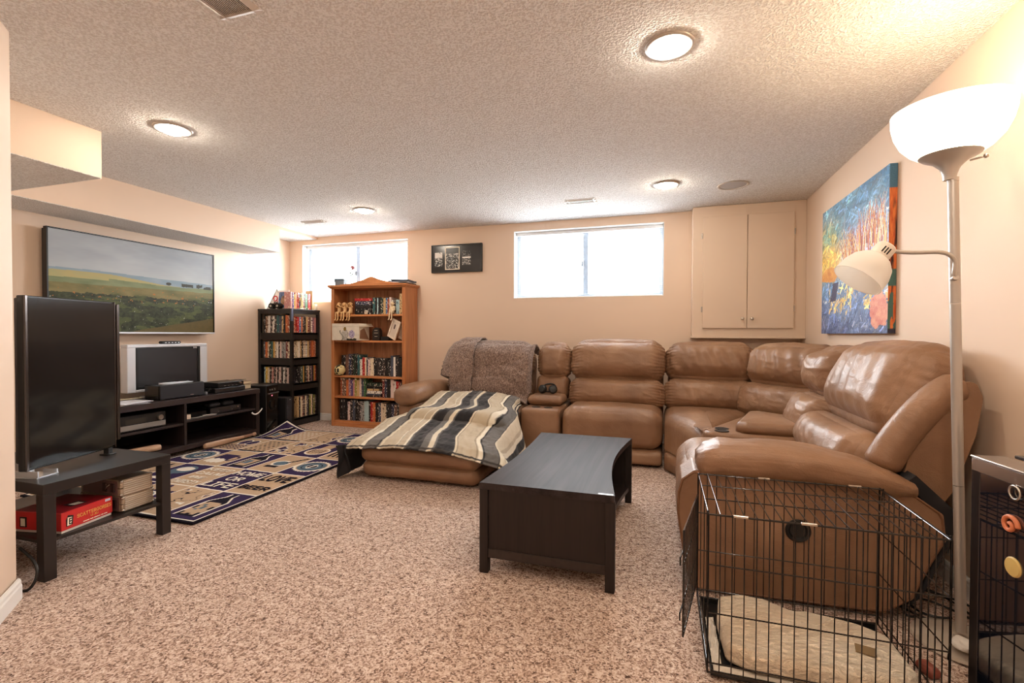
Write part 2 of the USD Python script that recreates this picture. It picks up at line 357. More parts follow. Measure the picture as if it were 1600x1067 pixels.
# bulkheads: painted faces, stippled undersides
def bulkhead(n, x0, x1, y0, y1, z0, label):
    t = thing(f"trim_{n}", label, "bulkhead", ((x0 + x1) / 2, (y0 + y1) / 2, z0), kind="structure")
    part(t, "drywall_box", box(x0, x1, y0, y1, z0 + 0.004, H + 0.01), M_WALL, smooth=False)
    part(t, "stippled_underside", box(x0 + 0.001, x1 - 0.001, y0 + 0.001, y1 - 0.001, z0, z0 + 0.004), M_CEIL, smooth=False)
bulkhead(1, XL - 0.05, -4.37, 1.25, 4.62, 2.115, "long beige bulkhead under the ceiling along the television wall")
bulkhead(2, -4.37, -3.41, 1.25, 2.128, 2.13, "short beige bulkhead box projecting beside the near wall corner")
bulkhead(3, XL - 0.05, -4.385, 4.62, YB + 0.02, 2.392, "shallow white ceiling step in the far left corner")
# baseboards
def base_prof(a, b, n):
    """A baseboard from a to b (floor plan), standing out along n."""
    a, b, n = np.array([*a, 0.0]), np.array([*b, 0.0]), np.array([*n, 0.0])
    prof = [(0, 0), (0.014, 0), (0.014, 0.058), (0.011, 0.066), (0.011, 0.078), (0.006, 0.088), (0, 0.09)]
    ra = [a + n * (q[0]) + np.array([0, 0, q[1]]) for q in prof]; rb = [b + n * q[0] + np.array([0, 0, q[1]]) for q in prof]
    m = loft([np.array(ra), np.array(rb)])
    m.fix_normals(); return m
q7 = math.sqrt(0.5)
struct("baseboard_back", base_prof((XL, YB), (XR, YB), (0, -1)), M_WHITE, label="white baseboard along the back wall", cat="baseboard")
struct("baseboard_right", base_prof((XR, -2.5), (XR, YB), (-1, 0)), M_WHITE, label="white baseboard along the right wall", cat="baseboard")
struct("baseboard_left", base_prof((XL, 1.31), (XL, YB), (1, 0)), M_WHITE, label="white baseboard along the television wall", cat="baseboard")
struct("baseboard_near", base_prof((-2.645, 1.31), (-2.02, 0.72), (0.69, 0.72)), M_WHITE, label="white baseboard at the foot of the near wall corner", cat="baseboard")

# unseen ground level with the sills, added to block sky light from below
struct("ground_outside", box(-9, 6, 5.56, 16, 1.30, 1.50), plain("yard_gravel", (150, 142, 132), 0.9), label="unseen pale ground added outside the basement windows to block light from below", cat="ground")
# windows and blinds
M_VINYL = plain("white_vinyl", (236, 238, 240), 0.4)
M_SASH = plain("grey_sash_metal", (168, 177, 188), 0.5)  # white vinyl frame, greyed in its colour to read as backlit shade
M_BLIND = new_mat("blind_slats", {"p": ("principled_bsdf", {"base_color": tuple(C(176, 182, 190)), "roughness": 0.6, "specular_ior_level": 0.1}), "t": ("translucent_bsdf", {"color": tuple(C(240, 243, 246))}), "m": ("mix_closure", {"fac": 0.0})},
                  [("p.BSDF", "m.closure1"), ("t.BSDF", "m.closure2")], surface="m.closure")  # white slats coloured grey so the backlit blind stays darker than the daylight
M_PANE = new_mat("window_glass", {"f": ("fresnel", {"IOR": 1.45}), "ge": ("geometry", {}), "inv": ("math", {"math_type": "subtract", "value1": 1.0}), "mu": ("math", {"math_type": "multiply"}), "t": ("transparent_bsdf", {}), "g": ("glossy_bsdf", {"roughness": 0.02, "color": (1, 1, 1)}), "m": ("mix_closure", {})},
                 [("ge.backfacing", "inv.value2"), ("f.fac", "mu.value1"), ("inv.value", "mu.value2"), ("mu.value", "m.fac"), ("t.BSDF", "m.closure1"), ("g.BSDF", "m.closure2")], surface="m.closure")
WINLAB = {1: "left basement window half hidden by the pine bookcase", 2: "wide basement sliding window above the sofa"}
BLINDLAB = {1: "white mini blind in the window behind the pine bookcase", 2: "white mini blind in the window above the sofa"}
for k, (a, b, c, d) in WINS.items():
    t = thing(f"window_{k}", WINLAB[k], "window", ((a + b) / 2, 5.45, c), kind="structure")
    y0, y1, w = 5.43, 5.50, 0.045; mx = a + (b - a) * 0.49
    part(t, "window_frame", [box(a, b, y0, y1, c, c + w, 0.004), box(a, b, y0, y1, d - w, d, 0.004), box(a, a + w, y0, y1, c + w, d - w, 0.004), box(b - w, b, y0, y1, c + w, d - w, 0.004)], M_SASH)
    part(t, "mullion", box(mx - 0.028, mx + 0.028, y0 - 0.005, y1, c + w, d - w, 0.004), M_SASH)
    part(t, "pane", box(a + w, mx - 0.028, 5.472, 5.478, c + w, d - w), M_PANE, smooth=False)
    part(t, "pane", box(mx + 0.028, b - w, 5.460, 5.466, c + w, d - w), M_PANE, smooth=False)
    part(t, "latch", box(mx - 0.045, mx - 0.03, y0 - 0.012, y0 + 0.01, (c + d) / 2 - 0.03, (c + d) / 2 + 0.03, 0.003), plain("latch_grey", (150, 152, 156), 0.4))
    part(t, "reveal", [box(a, a + 0.006, YB - 0.001, 5.43, c, d), box(b - 0.006, b, YB - 0.001, 5.43, c, d), box(a + 0.006, b - 0.006, YB - 0.001, 5.43, d - 0.006, d), box(a + 0.006, b - 0.006, YB - 0.001, 5.43, c, c + 0.006)], M_WHITE, smooth=False)
    t = thing("window_blind", BLINDLAB[k], "blind", ((a + b) / 2, 5.39, c))
    part(t, "headrail", box(a + 0.012, b - 0.012, 5.372, 5.408, d - 0.042, d - 0.008, 0.003), M_VINYL)
    sl = []
    z = d - 0.056
    while z > c + 0.036:
        m = box(a + 0.015, b - 0.015, -0.0075, 0.0075, -0.0003, 0.0003); sl.append(put(m, (0, 5.39, z), rx=8.4)); z -= 0.0212
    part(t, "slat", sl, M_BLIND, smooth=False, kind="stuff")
    part(t, "bottom_rail", box(a + 0.015, b - 0.015, 5.378, 5.402, c + 0.010, c + 0.022, 0.002), M_VINYL)
    for fx in (0.08, 0.36, 0.64, 0.92):
        x = a + (b - a) * fx
        part(t, "ladder_cord", [box(x - 0.0012, x + 0.0012, 5.376, 5.378, c + 0.02, d - 0.03), box(x - 0.0012, x + 0.0012, 5.402, 5.404, c + 0.02, d - 0.03)], M_VINYL, smooth=False)
        part(t, "cord_clip", box(x - 0.008, x + 0.008, 5.372, 5.378, c + .007, c + 0.018, 0.002), M_VINYL)

# ceiling lights
M_LENS = new_mat("lit_bulb_face", {"e": ("emission", {"color": BULB, "strength": W_POT})}, surface="e.emission")
M_TRIM = plain("satin_nickel_trim", (206, 198, 190), 0.3, metal=0.5)
def pot_light(x, y, label):
    t = thing("ceiling_light", label, "ceiling light", (x, y, H))
    c = (x, y, H)
    part(t, "trim_ring", lathe([(0.104, 0.004), (0.106, -0.003), (0.101, -0.009), (0.092, -0.011), (0.072, -0.002), (0.064, 0.003), (0.064, 0.005), (0.104, 0.004)], c), M_TRIM, smooth=40)
    part(t, "bulb_face", lathe([(0.050, 0.003), (0.060, -0.006), (0.061, -0.016), (0.052, -0.026), (0.034, -0.033), (0.012, -0.036), (0.001, -0.036)], c, 32), M_LENS, smooth=True)
    return t
for x, y, l in [(0.019, 2.238, "large lit recessed light at top right over the coffee table"), (-2.926, 2.226, "lit recessed ceiling light in front of the bulkhead at left"),
                (-2.948, 4.263, "small lit recessed light near the window behind the bookcase"), (0.020, 4.285, "small lit recessed light beside the round ceiling speaker"),
                (0.02, 0.19, "added recessed fill light straight above the camera"), (0.02, -1.75, "added recessed fill light behind the camera"), (0.60, 0.92, "added recessed fill light over the wire crate beside the right wall"), (-1.05, -0.2, "added recessed fill light behind the camera by the near wall")]:  # last four are unseen fill lights, added to brighten the room
    pot_light(x, y, l)
c = (0.563, 4.47, H); t = thing("ceiling_speaker", "round grey grilled speaker set in the ceiling over the sofa corner", "speaker", c)
part(t, "rim", lathe([(0.125, 0.003), (0.126, -0.004), (0.118, -0.008), (0.106, -0.006), (0.104, 0.003), (0.125, 0.003)], c), M_TRIM)
part(t, "grille", lathe([(0.104, 0.002), (0.103, -0.004), (0.05, -0.006), (0.001, -0.006)], c), plain("speaker_grille_grey", (186, 180, 176), 0.7, bump=(900, 0.002)))
# vents
M_VENT = plain("vent_enamel", (214, 206, 200), 0.4)
M_DARK = plain("dark_void", (22, 18, 16), 0.9)
def vent(x0, x1, y0, y1, along, n, label, border, mat=None):
    mat = mat or M_VENT
    t = thing("ceiling_vent", label, "vent", ((x0 + x1) / 2, (y0 + y1) / 2, H))
    z0, z1 = H - 0.012, H + 0.002; b = border
    part(t, "frame", [hull([(x0, y0, z1), (x1, y0, z1), (x0, y0 + b, z0), (x1, y0 + b, z0), (x0, y0 + b, z1), (x1, y0 + b, z1)]), hull([(x0, y1, z1), (x1, y1, z1), (x0, y1 - b, z0), (x1, y1 - b, z0), (x0, y1 - b, z1), (x1, y1 - b, z1)]),
                      hull([(x0, y0, z1), (x0, y1, z1), (x0 + b, y0, z0), (x0 + b, y1, z0), (x0 + b, y0, z1), (x0 + b, y1, z1)]), hull([(x1, y0, z1), (x1, y1, z1), (x1 - b, y0, z0), (x1 - b, y1, z0), (x1 - b, y0, z1), (x1 - b, y1, z1)])], mat, smooth=False)
    part(t, "duct_backing", box(x0 + b, x1 - b, y0 + b, y1 - b, H - 0.001, H + 0.002), M_DARK, smooth=False)
    for i in range(n):
        f = (i + 0.5) / n
        if along == "y":
            xc = x0 + b + (x1 - x0 - 2 * b) * f; w = (x1 - x0 - 2 * b) / n * 0.36
            m = put(box(-w, w, y0 + b, y1 - b, -0.0012, 0.0012), (xc, 0, H - 0.007), ry=28)
        else:
            yc = y0 + b + (y1 - y0 - 2 * b) * f; w = (y1 - y0 - 2 * b) / n * 0.36
            m = put(box(x0 + b, x1 - b, -w, w, -0.0012, 0.0012), (0, yc, H - 0.007), rx=28)
        part(t, "slat", m, mat, smooth=False)
vent(-1.712, -1.515, 1.20, 1.528, "y", 16, "large beige louvred vent at the top edge of the ceiling", 0.028)
vent(-3.955, -3.655, 4.495, 4.588, "x", 4, "white ceiling vent near the bulkhead corner", 0.022, M_WHITE)
vent(-0.90, -0.603, 4.505, 4.64, "y", 17, "white slotted ceiling vent in front of the wide window", 0.03, M_WHITE)

# built-in wall cabinet
M_CAB = plain("cabinet_paint", (222, 200, 178), 0.5)
t = thing("wall_cabinet", "beige two-door cabinet built into the corner above the sofa", "cabinet", (0.78, 5.2, 1.115))
cy = 5.135
part(t, "body", [box(0.28, XR, cy, YB, 1.13, H - 0.002, 0.003), box(0.272, XR, cy - 0.012, YB, 1.112, 1.132, 0.003)], M_CAB)
x0, x1, z0, z1 = 0.378, 1.182, 1.213, 2.315; xm = (x0 + x1) / 2
for j, (a, b) in enumerate(((x0, xm - 0.003), (xm + 0.003, x1))):
    d = part(t, "door", box(a, b, cy - 0.018, cy - 0.002, z0, z1, 0.002), M_CAB)
    kx = xm - 0.042 if j == 0 else xm + 0.042
    kn = lathe([(0.006, 0), (0.006, 0.012), (0.014, 0.016), (0.016, 0.022), (0.011, 0.029), (0.001, 0.031)], n=20)
    part(d, "knob", put(kn, (kx, cy - 0.018, 1.305), rx=90), M_CHROME, smooth=40)
    hx = a - 0.007 if j == 0 else b + 0.007
    for hz in (1.40, 2.13):
        part(t, "hinge", [box(hx - 0.007, hx + 0.007, cy - 0.010, cy, hz - 0.026, hz + 0.026, 0.002), cyl((hx, cy - 0.012, hz - 0.028), (hx, cy - 0.012, hz + 0.028), 0.004, 8)], M_CHROME)
# ================================================================== the sectional sofa
SOFA = thing("sectional_sofa", "large tan leather sectional sofa with recliners and cup-holder consoles around the corner", "sofa", (-0.3, 4.4, 0))
M_PIPE = plain("leather_piping", (120, 82, 56), 0.5)
SOFA_MESHES = []
def sp(name, m, **k):
    m = m.copy(); v = m.vertices.copy()      # cushions are pressed flat where they meet the walls
    for ax, a in ((0, 1.17), (1, 5.17)): v[:, ax] = np.where(v[:, ax] > a, a + 0.10 * np.tanh((v[:, ax] - a) / 0.10), v[:, ax])
    m.vertices = v; SOFA_MESHES.append(m); return part(SOFA, name, m, k.pop("mat", M_LEATHER), smooth=k.pop("smooth", True), **k)
def back_unit(cx, cy, rz, w, ztop=1.04, split=0.71, tilt=-13, seed=0, wr=0.014, zlow=0.46, shell=True, grooves=True, thick=0.15, seams=(0.56,), pleat=0.004, lam=0.030, drape=0.0):
    G = [(0, s * w * 0.5 * q, 0.004) for s in (-1, 1) for q in seams] if grooves else []
    hz = (ztop - split) / 2 + 0.03
    up = cushion(w / 2, thick, hz, 0.14, (0.012, 0.06, 0.022), n=72, wr=wr * 0.7, seed=seed, freq=(5, 4, 9), grooves=G, pleat=pleat, lam=lam, drape=drape)
    lo = cushion(w / 2, 0.125, (split - zlow) / 2 + 0.03, 0.11, (0.012, 0.06, 0.0), n=64, wr=wr * 0.6, seed=seed + 3, freq=(6, 4, 10), grooves=G, pleat=pleat * 0.9, lam=lam * 0.9, drape=drape * 0.6)
    ta = math.tan(math.radians(-tilt))
    zl, zu = (split + zlow) / 2 - 0.01, (ztop + split) / 2
    lo = put(lo, (0, 0.10 + (zl - 0.5) * ta, zl), rx=tilt); up = put(up, (0, 0.14 + (zu - 0.5) * ta, zu), rx=tilt)
    out = [("back_cushion", up), ("lumbar_cushion", lo)]
    if shell:
        out.append(("back_shell", put(cushion(w / 2 - 0.01, 0.06, (ztop - 0.14) / 2, 0.05, n=12), (0, 0.34, (ztop - 0.14) / 2 + 0.06), rx=tilt * 0.45)))
    for nm, m in out: sp(nm, put(m, (cx, cy, 0), rz=rz))
# --- left recliner, stretched out
back_unit(-1.735, 4.66, 0, 0.88, ztop=1.0, seed=1)
sp("seat", put(cushion(0.46, 0.50, 0.155, 0.09, (0, 0, 0.02), wr=0.006, seed=2), (-1.735, 4.25, 0.30)))
sp("footrest", put(cushion(0.505, 0.27, 0.072, 0.065, (0, 0.01, 0.012), n=36, wr=0.008, seed=4, freq=(5, 5, 5)), (-1.79, 3.50, 0.205)))
sp("footrest", put(cushion(0.495, 0.25, 0.062, 0.058, (0, 0.015, 0.0), n=36, wr=0.008, seed=5, freq=(5, 5, 5)), (-1.785, 3.49, 0.082)))
sp("base", put(cushion(0.45, 0.4, 0.07, 0.03, n=12), (-1.74, 4.45, 0.09)))
ar = []
for y, cz, hx, hz in [(3.985, 0.545, 0.02, 0.02), (3.995, 0.545, 0.085, 0.06), (4.03, 0.55, 0.125, 0.088), (4.12, 0.56, 0.145, 0.10), (4.3, 0.565, 0.15, 0.10), (4.6, 0.565, 0.15, 0.095), (4.85, 0.55, 0.14, 0.09), (4.98, 0.54, 0.11, 0.07), (5.0, 0.54, 0.02, 0.02)]:
    t_ = np.linspace(0, 2 * np.pi, 40, endpoint=False)
    ar.append(np.stack([-2.335 + hx * np.sign(np.cos(t_)) * np.abs(np.cos(t_)) ** 0.8, np.full(40, y), cz + hz * np.sign(np.sin(t_)) * np.abs(np.sin(t_)) ** 0.8], 1))
arm = loft(ar); arm.fix_normals(); arm = arm.subdivide()
v = arm.vertices; arm.vertices = v + arm.vertex_normals * (0.012 * (meshkit.fbm(v * [9, 14, 9], 3, 5) - 0.5))[:, None]
sp("armrest", arm)
sp("side_panel", put(cushion(0.11, 0.46, 0.24, 0.05, (0.01, 0.01, 0), n=14), (-2.335, 4.52, 0.265)))
# --- straight console
sp("console_box", put(cushion(0.182, 0.345, 0.215, 0.035, (0, 0.012, 0.0), n=20), (-1.078, 4.60, 0.245)))
sp("console_lid", put(cushion(0.17, 0.15, 0.042, 0.04, (0, 0.012, 0.012), n=22, wr=0.004, seed=7), (-1.078, 4.60, 0.510)))
sp("back_cushion", put(cushion(0.172, 0.12, 0.185, 0.115, (0.005, 0.05, 0.02), n=60, wr=0.007, seed=8, freq=(6, 4, 9), pleat=0.004), (-1.065, 4.88, 0.865), rx=-12))
sp("lumbar_cushion", put(cushion(0.17, 0.10, 0.115, 0.06, (0, 0.03, 0), n=24, wr=0.006, seed=9), (-1.07, 4.84, 0.605), rx=-8))
for x in (-1.135, -1.02):
    sp("cup_holder", lathe([(0.042, 0.0), (0.042, 0.002), (0.038, 0.003), (0.035, 0.001), (0.001, 0.0005)], (x, 4.37, 0.4605), 24), mat=M_BLACK, smooth=35, label="dark round cup holder")
# --- armless recliner
sp("seat", put(cushion(0.442, 0.36, 0.175, 0.115, (0.0, 0.01, 0.018), n=44, wr=0.006, seed=11, freq=(9, 5, 4), grooves=[(0, -0.25, 0.004), (0, 0.25, 0.004)]), (-0.435, 4.60, 0.318)))
sp("base", put(cushion(0.44, 0.30, 0.062, 0.04, (0, 0.012, 0), n=20), (-0.435, 4.525, 0.085)))
back_unit(-0.428, 4.63, 0, 0.90, ztop=1.055, seed=13, wr=0.009, split=0.70)
# --- corner wedge seat and its two backs
wedge = [(0.02, 4.225), (0.07, 4.13), (0.14, 3.93), (0.22, 3.68), (0.275, 3.52), (0.62, 4.33), (0.80, 4.55), (0.78, 4.90), (0.02, 4.93)]
sp("seat", pad(wedge, 0.16, 0.488, 0.11, crown=0.015, n=120, corner=0.03, foot=0.03))
bs = [(0.02, 4.20), (0.09, 4.09), (0.17, 3.88), (0.25, 3.62), (0.5, 3.6), (0.8, 4.4), (0.78, 4.85), (0.02, 4.85)]
sp("base", pad(bs, 0.02, 0.165, 0.04, n=90, corner=0.02))
back_unit(0.405, 4.63, -5, 0.79, ztop=1.035, seed=17, wr=0.010, drape=0.007, split=0.715, tilt=-16, grooves=False)
back_unit(0.835, 4.30, -52, 0.78, ztop=1.035, seed=21, wr=0.010, drape=0.007, split=0.715, tilt=-16, grooves=False)
back_unit(0.865, 3.60, -84, 0.50, ztop=1.03, seed=25, wr=0.016, split=0.74, tilt=-16, grooves=False)
# --- wedge console between the corner seat and the near recliner
wc = [(0.262, 3.49), (0.30, 3.43), (0.60, 3.385), (0.98, 3.37), (1.02, 3.85), (0.66, 4.30)]
sp("console_box", pad(wc, 0.03, 0.50, 0.03, crown=0.004, n=100, corner=0.02))
lid = [(0.47, 3.50), (0.52, 3.44), (0.93, 3.41), (0.97, 3.82), (0.70, 4.06), (0.62, 4.02)]
sp("console_lid", pad(lid, 0.49, 0.572, 0.042, crown=0.014, n=100, corner=0.03))
for x, y in ((0.395, 3.575), (0.385, 3.485)):
    sp("cup_holder", lathe([(0.046, 0.0), (0.046, 0.002), (0.041, 0.003), (0.038, 0.001), (0.001, 0.0005)], (x, y, 0.502), 28), mat=M_BLACK, smooth=35, label="dark round cup holder")
# --- near recliner along the right wall
sp("seat", put(cushion(0.42, 0.418, 0.17, 0.13, (0.01, 0.0, 0.02), n=40, wr=0.008, seed=31, freq=(4, 8, 5)), (0.515, 2.945, 0.322)))
sp("base", put(cushion(0.44, 0.42, 0.065, 0.035, (0.01, 0, 0), n=16), (0.62, 2.93, 0.09)))
back_unit(0.775, 2.905, -90, 0.86, ztop=1.085, seed=35, drape=0.0035, wr=0.006, split=0.68, tilt=-25, shell=False, thick=0.135, seams=(0.86,), pleat=0.001, lam=0.05)
side = [(0.085, 0.50), (0.07, 0.44), (0.066, 0.36), (0.094, 0.165), (0.124, 0.03), (0.16, 0.012), (0.86, 0.03), (0.955, 0.10), (1.01, 0.24), (1.06, 0.35), (1.05, 0.45), (0.94, 0.53), (0.14, 0.545)]
sd = prism(Polygon(side).buffer(-0.02).buffer(0.02), "y", 2.272, 2.50)
sp("side_panel", sd, smooth=40)
pth = Polygon(side).buffer(-0.006).exterior
pt = np.array([pth.interpolate(s, normalized=True).coords[0] for s in np.linspace(0, 1, 90, endpoint=False)])
sp("piping", tube(np.stack([pt[:, 0], np.full(90, 2.272), pt[:, 1]], 1), 0.0045, 6, closed=True), mat=M_PIPE)
ar = []
for x, cy_, cz, hy, hz in [(0.150, 2.36, 0.570, 0.02, 0.015), (0.156, 2.36, 0.572, 0.085, 0.042), (0.185, 2.36, 0.580, 0.13, 0.066), (0.25, 2.36, 0.592, 0.145, 0.076), (0.42, 2.36, 0.600, 0.148, 0.080), (0.60, 2.36, 0.598, 0.145, 0.076), (0.78, 2.355, 0.572, 0.135, 0.068), (0.90, 2.35, 0.545, 0.12, 0.052), (0.965, 2.345, 0.530, 0.085, 0.03), (0.98, 2.34, 0.525, 0.01, 0.01)]:
    t_ = np.linspace(0, 2 * np.pi, 44, endpoint=False)
    ar.append(np.stack([np.full(44, x), cy_ + hy * np.sign(np.cos(t_)) * np.abs(np.cos(t_)) ** 0.75, cz + hz * np.sign(np.sin(t_)) * np.abs(np.sin(t_)) ** 0.8], 1))
arm = loft(ar); arm.fix_normals(); arm = arm.subdivide().subdivide()
v = arm.vertices; arm.vertices = v + arm.vertex_normals * (0.030 * (meshkit.fbm(v * [8, 10, 10], 4, 15) - 0.5))[:, None]
sp("armrest", arm)
roll = smooth_path([(0.885, 2.41, 0.575), (0.935, 2.41, 0.68), (1.01, 2.41, 0.80), (1.10, 2.41, 0.905), (1.175, 2.42, 0.95)], 30)
sp("side_bolster", tube(roll, np.r_[0.02, 0.055, np.linspace(0.068, 0.062, 26), 0.05, 0.015], 20))
shell = [(0.955, 0.545), (1.085, 0.445), (1.13, 0.52), (1.20, 0.75), (1.225, 0.90), (1.19, 0.975), (1.13, 0.94), (1.0, 0.75)]
sp("back_shell", prism(Polygon(shell).buffer(-0.03).buffer(0.03), "y", 2.375, 3.34), smooth=40)
sp("side_panel", prism([(0.9, 0.12), (1.07, 0.2), (1.13, 0.5), (1.0, 0.5)], "y", 2.50, 3.34), smooth=40, mat=M_BLACK)
sp("gap_lining", prism([(0.935, 0.555), (0.972, 0.588), (1.095, 0.465), (1.105, 0.39), (1.075, 0.32), (1.052, 0.35), (1.042, 0.445)], "y", 2.30, 2.48), mat=plain("black_lining", (30, 29, 33), 0.85), smooth=40, label="black cloth gap under the reclining back")
sp("gap_lining", tube(smooth_path([(1.075, 2.30, 0.34), (1.03, 2.295, 0.235), (0.97, 2.295, 0.095), (0.93, 2.30, 0.05)], 24), np.linspace(0.016, 0.008, 24), 8), mat=plain("black_lining", (30, 29, 33), 0.85))
sp("recliner_handle", put(lathe([(0.047, 0.0), (0.049, 0.006), (0.044, 0.012), (0.036, 0.010), (0.030, 0.002), (0.001, 0.001)], n=28), (0.55, 2.273, 0.325), rx=90), mat=M_BLACK, smooth=35, label="round black recliner pull set in the leather side")

# ================================================================== blankets and what lies on the sofa
def clear_of(P, margin, region, iters=14):
    """Moves the points P out of the sofa until they stand margin above its skin."""
    from scipy.spatial import cKDTree
    v_, n_ = [], []
    for m in SOFA_MESHES:
        lo, hi = m.bounds
        if (hi < region[0]).any() or (lo > region[1]).any(): continue
        m = m.subdivide_to_size(0.03) if len(m.faces) < 6000 else m
        m = m.copy(); m.merge_vertices(); ok_ = (m.vertex_normals * (m.vertices - m.bounds.mean(0))).sum(1) > 0; v_.append(m.vertices[ok_]); n_.append(m.vertex_normals[ok_])
    v_, n_ = np.vstack(v_), np.vstack(n_); tree = cKDTree(v_); Q = P.reshape(-1, 3).copy()
    for _ in range(iters):
        d, i = tree.query(Q, k=3)
        for k in range(3):
            sd = ((Q - v_[i[:, k]]) * n_[i[:, k]]).sum(1); on = (sd < margin) & (d[:, k] < 0.12)
            Q[on] += n_[i[on, k]] * (margin - sd[on])[:, None] * 0.6
    return Q.reshape(P.shape)
# fur throw over the left back
def throw_pts(nu, nv, x0, x1, prof, off, seed, amp=0.012):
    P = smooth_path([(0, y, z) for y, z in prof], nv)
    U, V = np.meshgrid(np.linspace(0, 1, nu), np.arange(nv), indexing="ij")
    X = x0 + (x1 - x0) * U
    Y = P[V, 1].copy(); Z = P[V, 2].copy()
    droop = np.clip((-2.10 - X) / 0.14, 0, 1) ** 1.6
    Z -= droop * 0.11 * np.clip((Z - 0.5) / 0.5, 0, 1); Y += droop * 0.0
    X = X + droop * 0.06 * (Z - 0.55)
    X = np.maximum(X, -2.155 - 0.2 * np.clip((Z - 0.68) / 0.08, 0, 1))
    Y += 0.09 * np.clip((X + 1.30) / 0.035, 0, 1) ** 1.5 * np.clip((Z - 0.5) / 0.1, 0, 1) * (Y < 4.85); X = np.minimum(X, -1.268)
    tn = np.gradient(P, axis=0); nn = np.stack([tn[:, 2], -tn[:, 1]], 1); nn /= np.linalg.norm(nn, axis=1, keepdims=True)
    w = off + amp * 2 * (meshkit.fbm(np.stack([X * 7 + Z * 4, Z * 7 + Y * 5, X * 0 + seed], -1), 4, seed) - 0.35)
    Y += nn[V, 0] * -w * -1; Z += nn[V, 1] * -w * -1
    return np.stack([X, Y, Z], -1)
PROF = [(4.50, 0.50), (4.53, 0.51), (4.565, 0.54), (4.575, 0.65), (4.60, 0.80), (4.655, 0.94), (4.76, 1.045), (4.90, 1.06), (5.04, 1.01), (5.10, 0.93)]
M_FUR = new_mat("brown_faux_fur", {"tc": ("texture_coordinate", {}), "m": ("mapping", {"scale": (110, 60, 60)}), "n": ("noise_texture", {"scale": 1.0, "detail": 5, "roughness": 0.7, "distortion": 0.8}), "n2": ("noise_texture", {"scale": 6, "detail": 3}),
    "r": ("rgb_ramp", {"ramp": [(0.32, tuple(C(74, 58, 52))), (0.5, tuple(C(138, 113, 101))), (0.68, tuple(C(205, 182, 166)))]}),
    "b": ("bump", {"distance": 0.012, "strength": 1.0}), "p": ("principled_bsdf", {"roughness": 0.9, "sheen_weight": 0.4, "specular_ior_level": 0.1})},
    [("tc.object", "m.vector"), ("m.vector", "n.vector"), ("n.fac", "r.fac"), ("r.color", "p.base_color"), ("n.fac", "b.height"), ("b.normal", "p.normal")])
THROW = thing("fur_throw", "fluffy brown throw blanket draped over the left end of the sofa back", "blanket", (-1.75, 4.8, 0.48))
TP = clear_of(throw_pts(110, 110, -2.24, -1.262, PROF, 0.012, 3, 0.028), 0.034, ([-2.6, 4.2, 0.3], [-1.0, 5.3, 1.2]))
m, _ = sheet(TP, 0.010); flip = m.volume < 0
if flip: m.invert()
part(THROW, "pile", m, M_FUR, smooth=True)
k_ = int(np.argmax(TP[:, 60, 0] > -1.87)); T2 = TP[:k_]; g_u, g_v = np.gradient(T2, axis=0), np.gradient(T2, axis=1); nn_ = np.cross(g_u, g_v); nn_ /= np.linalg.norm(nn_, axis=2, keepdims=True)
if (nn_[..., 1] * (T2[..., 2] < 0.9)).sum() > 0: nn_ = -nn_
T2 = T2 + nn_ * (0.026 + 0.014 * meshkit.fbm(T2 * [8, 8, 5], 3, 8))[..., None]
T2[..., 0] = np.where(T2[..., 2] < 0.70, np.maximum(T2[..., 0], -2.120), T2[..., 0])
m, _ = sheet(T2[:, 6:], 0.014)
if m.volume < 0: m.invert()
part(THROW, "folded_end", m, M_FUR, smooth=True, label="second layer of the throw folded over its left half")
# striped blanket over the stretched-out seat
ns, ny = 230, 150
S, Yv = np.meshgrid(np.linspace(0, 1, ns), np.linspace(0, 1, ny), indexing="ij")
Yb = 3.175 + 1.27 * Yv
sm = lambda a, b, x: (lambda t: t * t * (3 - 2 * t))(np.clip((x - a) / (b - a), 0, 1))
xl = -2.385 + 0.225 * sm(3.75, 3.97, Yb); xr = -1.225 - 0.09 * sm(4.05, 4.2, Yb) + 0.13 * (1 - sm(3.2, 3.5, Yb))
ld = 0.24 * (1 - sm(3.55, 3.95, Yb)) + 0.015; rd = 0.08 + 0.30 * sm(3.25, 3.7, Yb) * (1 - 0.97 * sm(4.0, 4.18, Yb))
LEFT, RIGHT = 0.13, 0.80
tt = np.clip((S - LEFT) / (RIGHT - LEFT), 0, 1)
xt = xl + (xr - xl) * tt
base = np.interp(Yb, [3.15, 3.20, 3.27, 3.5, 3.8, 4.1, 4.35, 4.55], [0.262, 0.288, 0.318, 0.345, 0.415, 0.50, 0.56, 0.575])
e = np.abs((xt + 1.79) / 0.60)
zt = base - 0.045 * e ** 2.2 - 0.085 * np.clip(xt + 1.5, 0, 1) ** 1 * sm(3.2, 4.2, Yb) * 1.2 - 0.03 * (1 - sm(3.15, 3.4, Yb)) * np.clip(xt + 1.6, 0, 1) * 2.0
sl_ = np.clip((LEFT - S) / LEFT, 0, 1); sr_ = np.clip((S - RIGHT) / (1 - RIGHT), 0, 1)
fl_, fr_ = np.clip(ld / 0.2, 0, 1), 1 - sm(4.0, 4.18, Yb)
Xb = xt - 0.05 * np.sin(sl_ * np.pi / 2) * fl_ + (sr_ * 0.055 + 0.035 * np.sin(sr_ * np.pi / 2)) * fr_
Zb = zt - sl_ * ld - 0.02 * sl_ ** 2 * (ld > 0.1) - sr_ * rd
fold = meshkit.fbm(np.stack([Xb * 5 + Yb * 2, Yb * 3.4 - Xb, Zb * 5], -1), 4, 12) - 0.5
fine = meshkit.fbm(np.stack([Xb * 15 + Yb * 6, Yb * 9 - Xb * 4, Zb * 12], -1), 4, 31); Zb = np.maximum(Zb + 0.034 * fold + 0.020 * (np.abs(fine - 0.5) * -2 + 0.3), 0.022) + 0.006
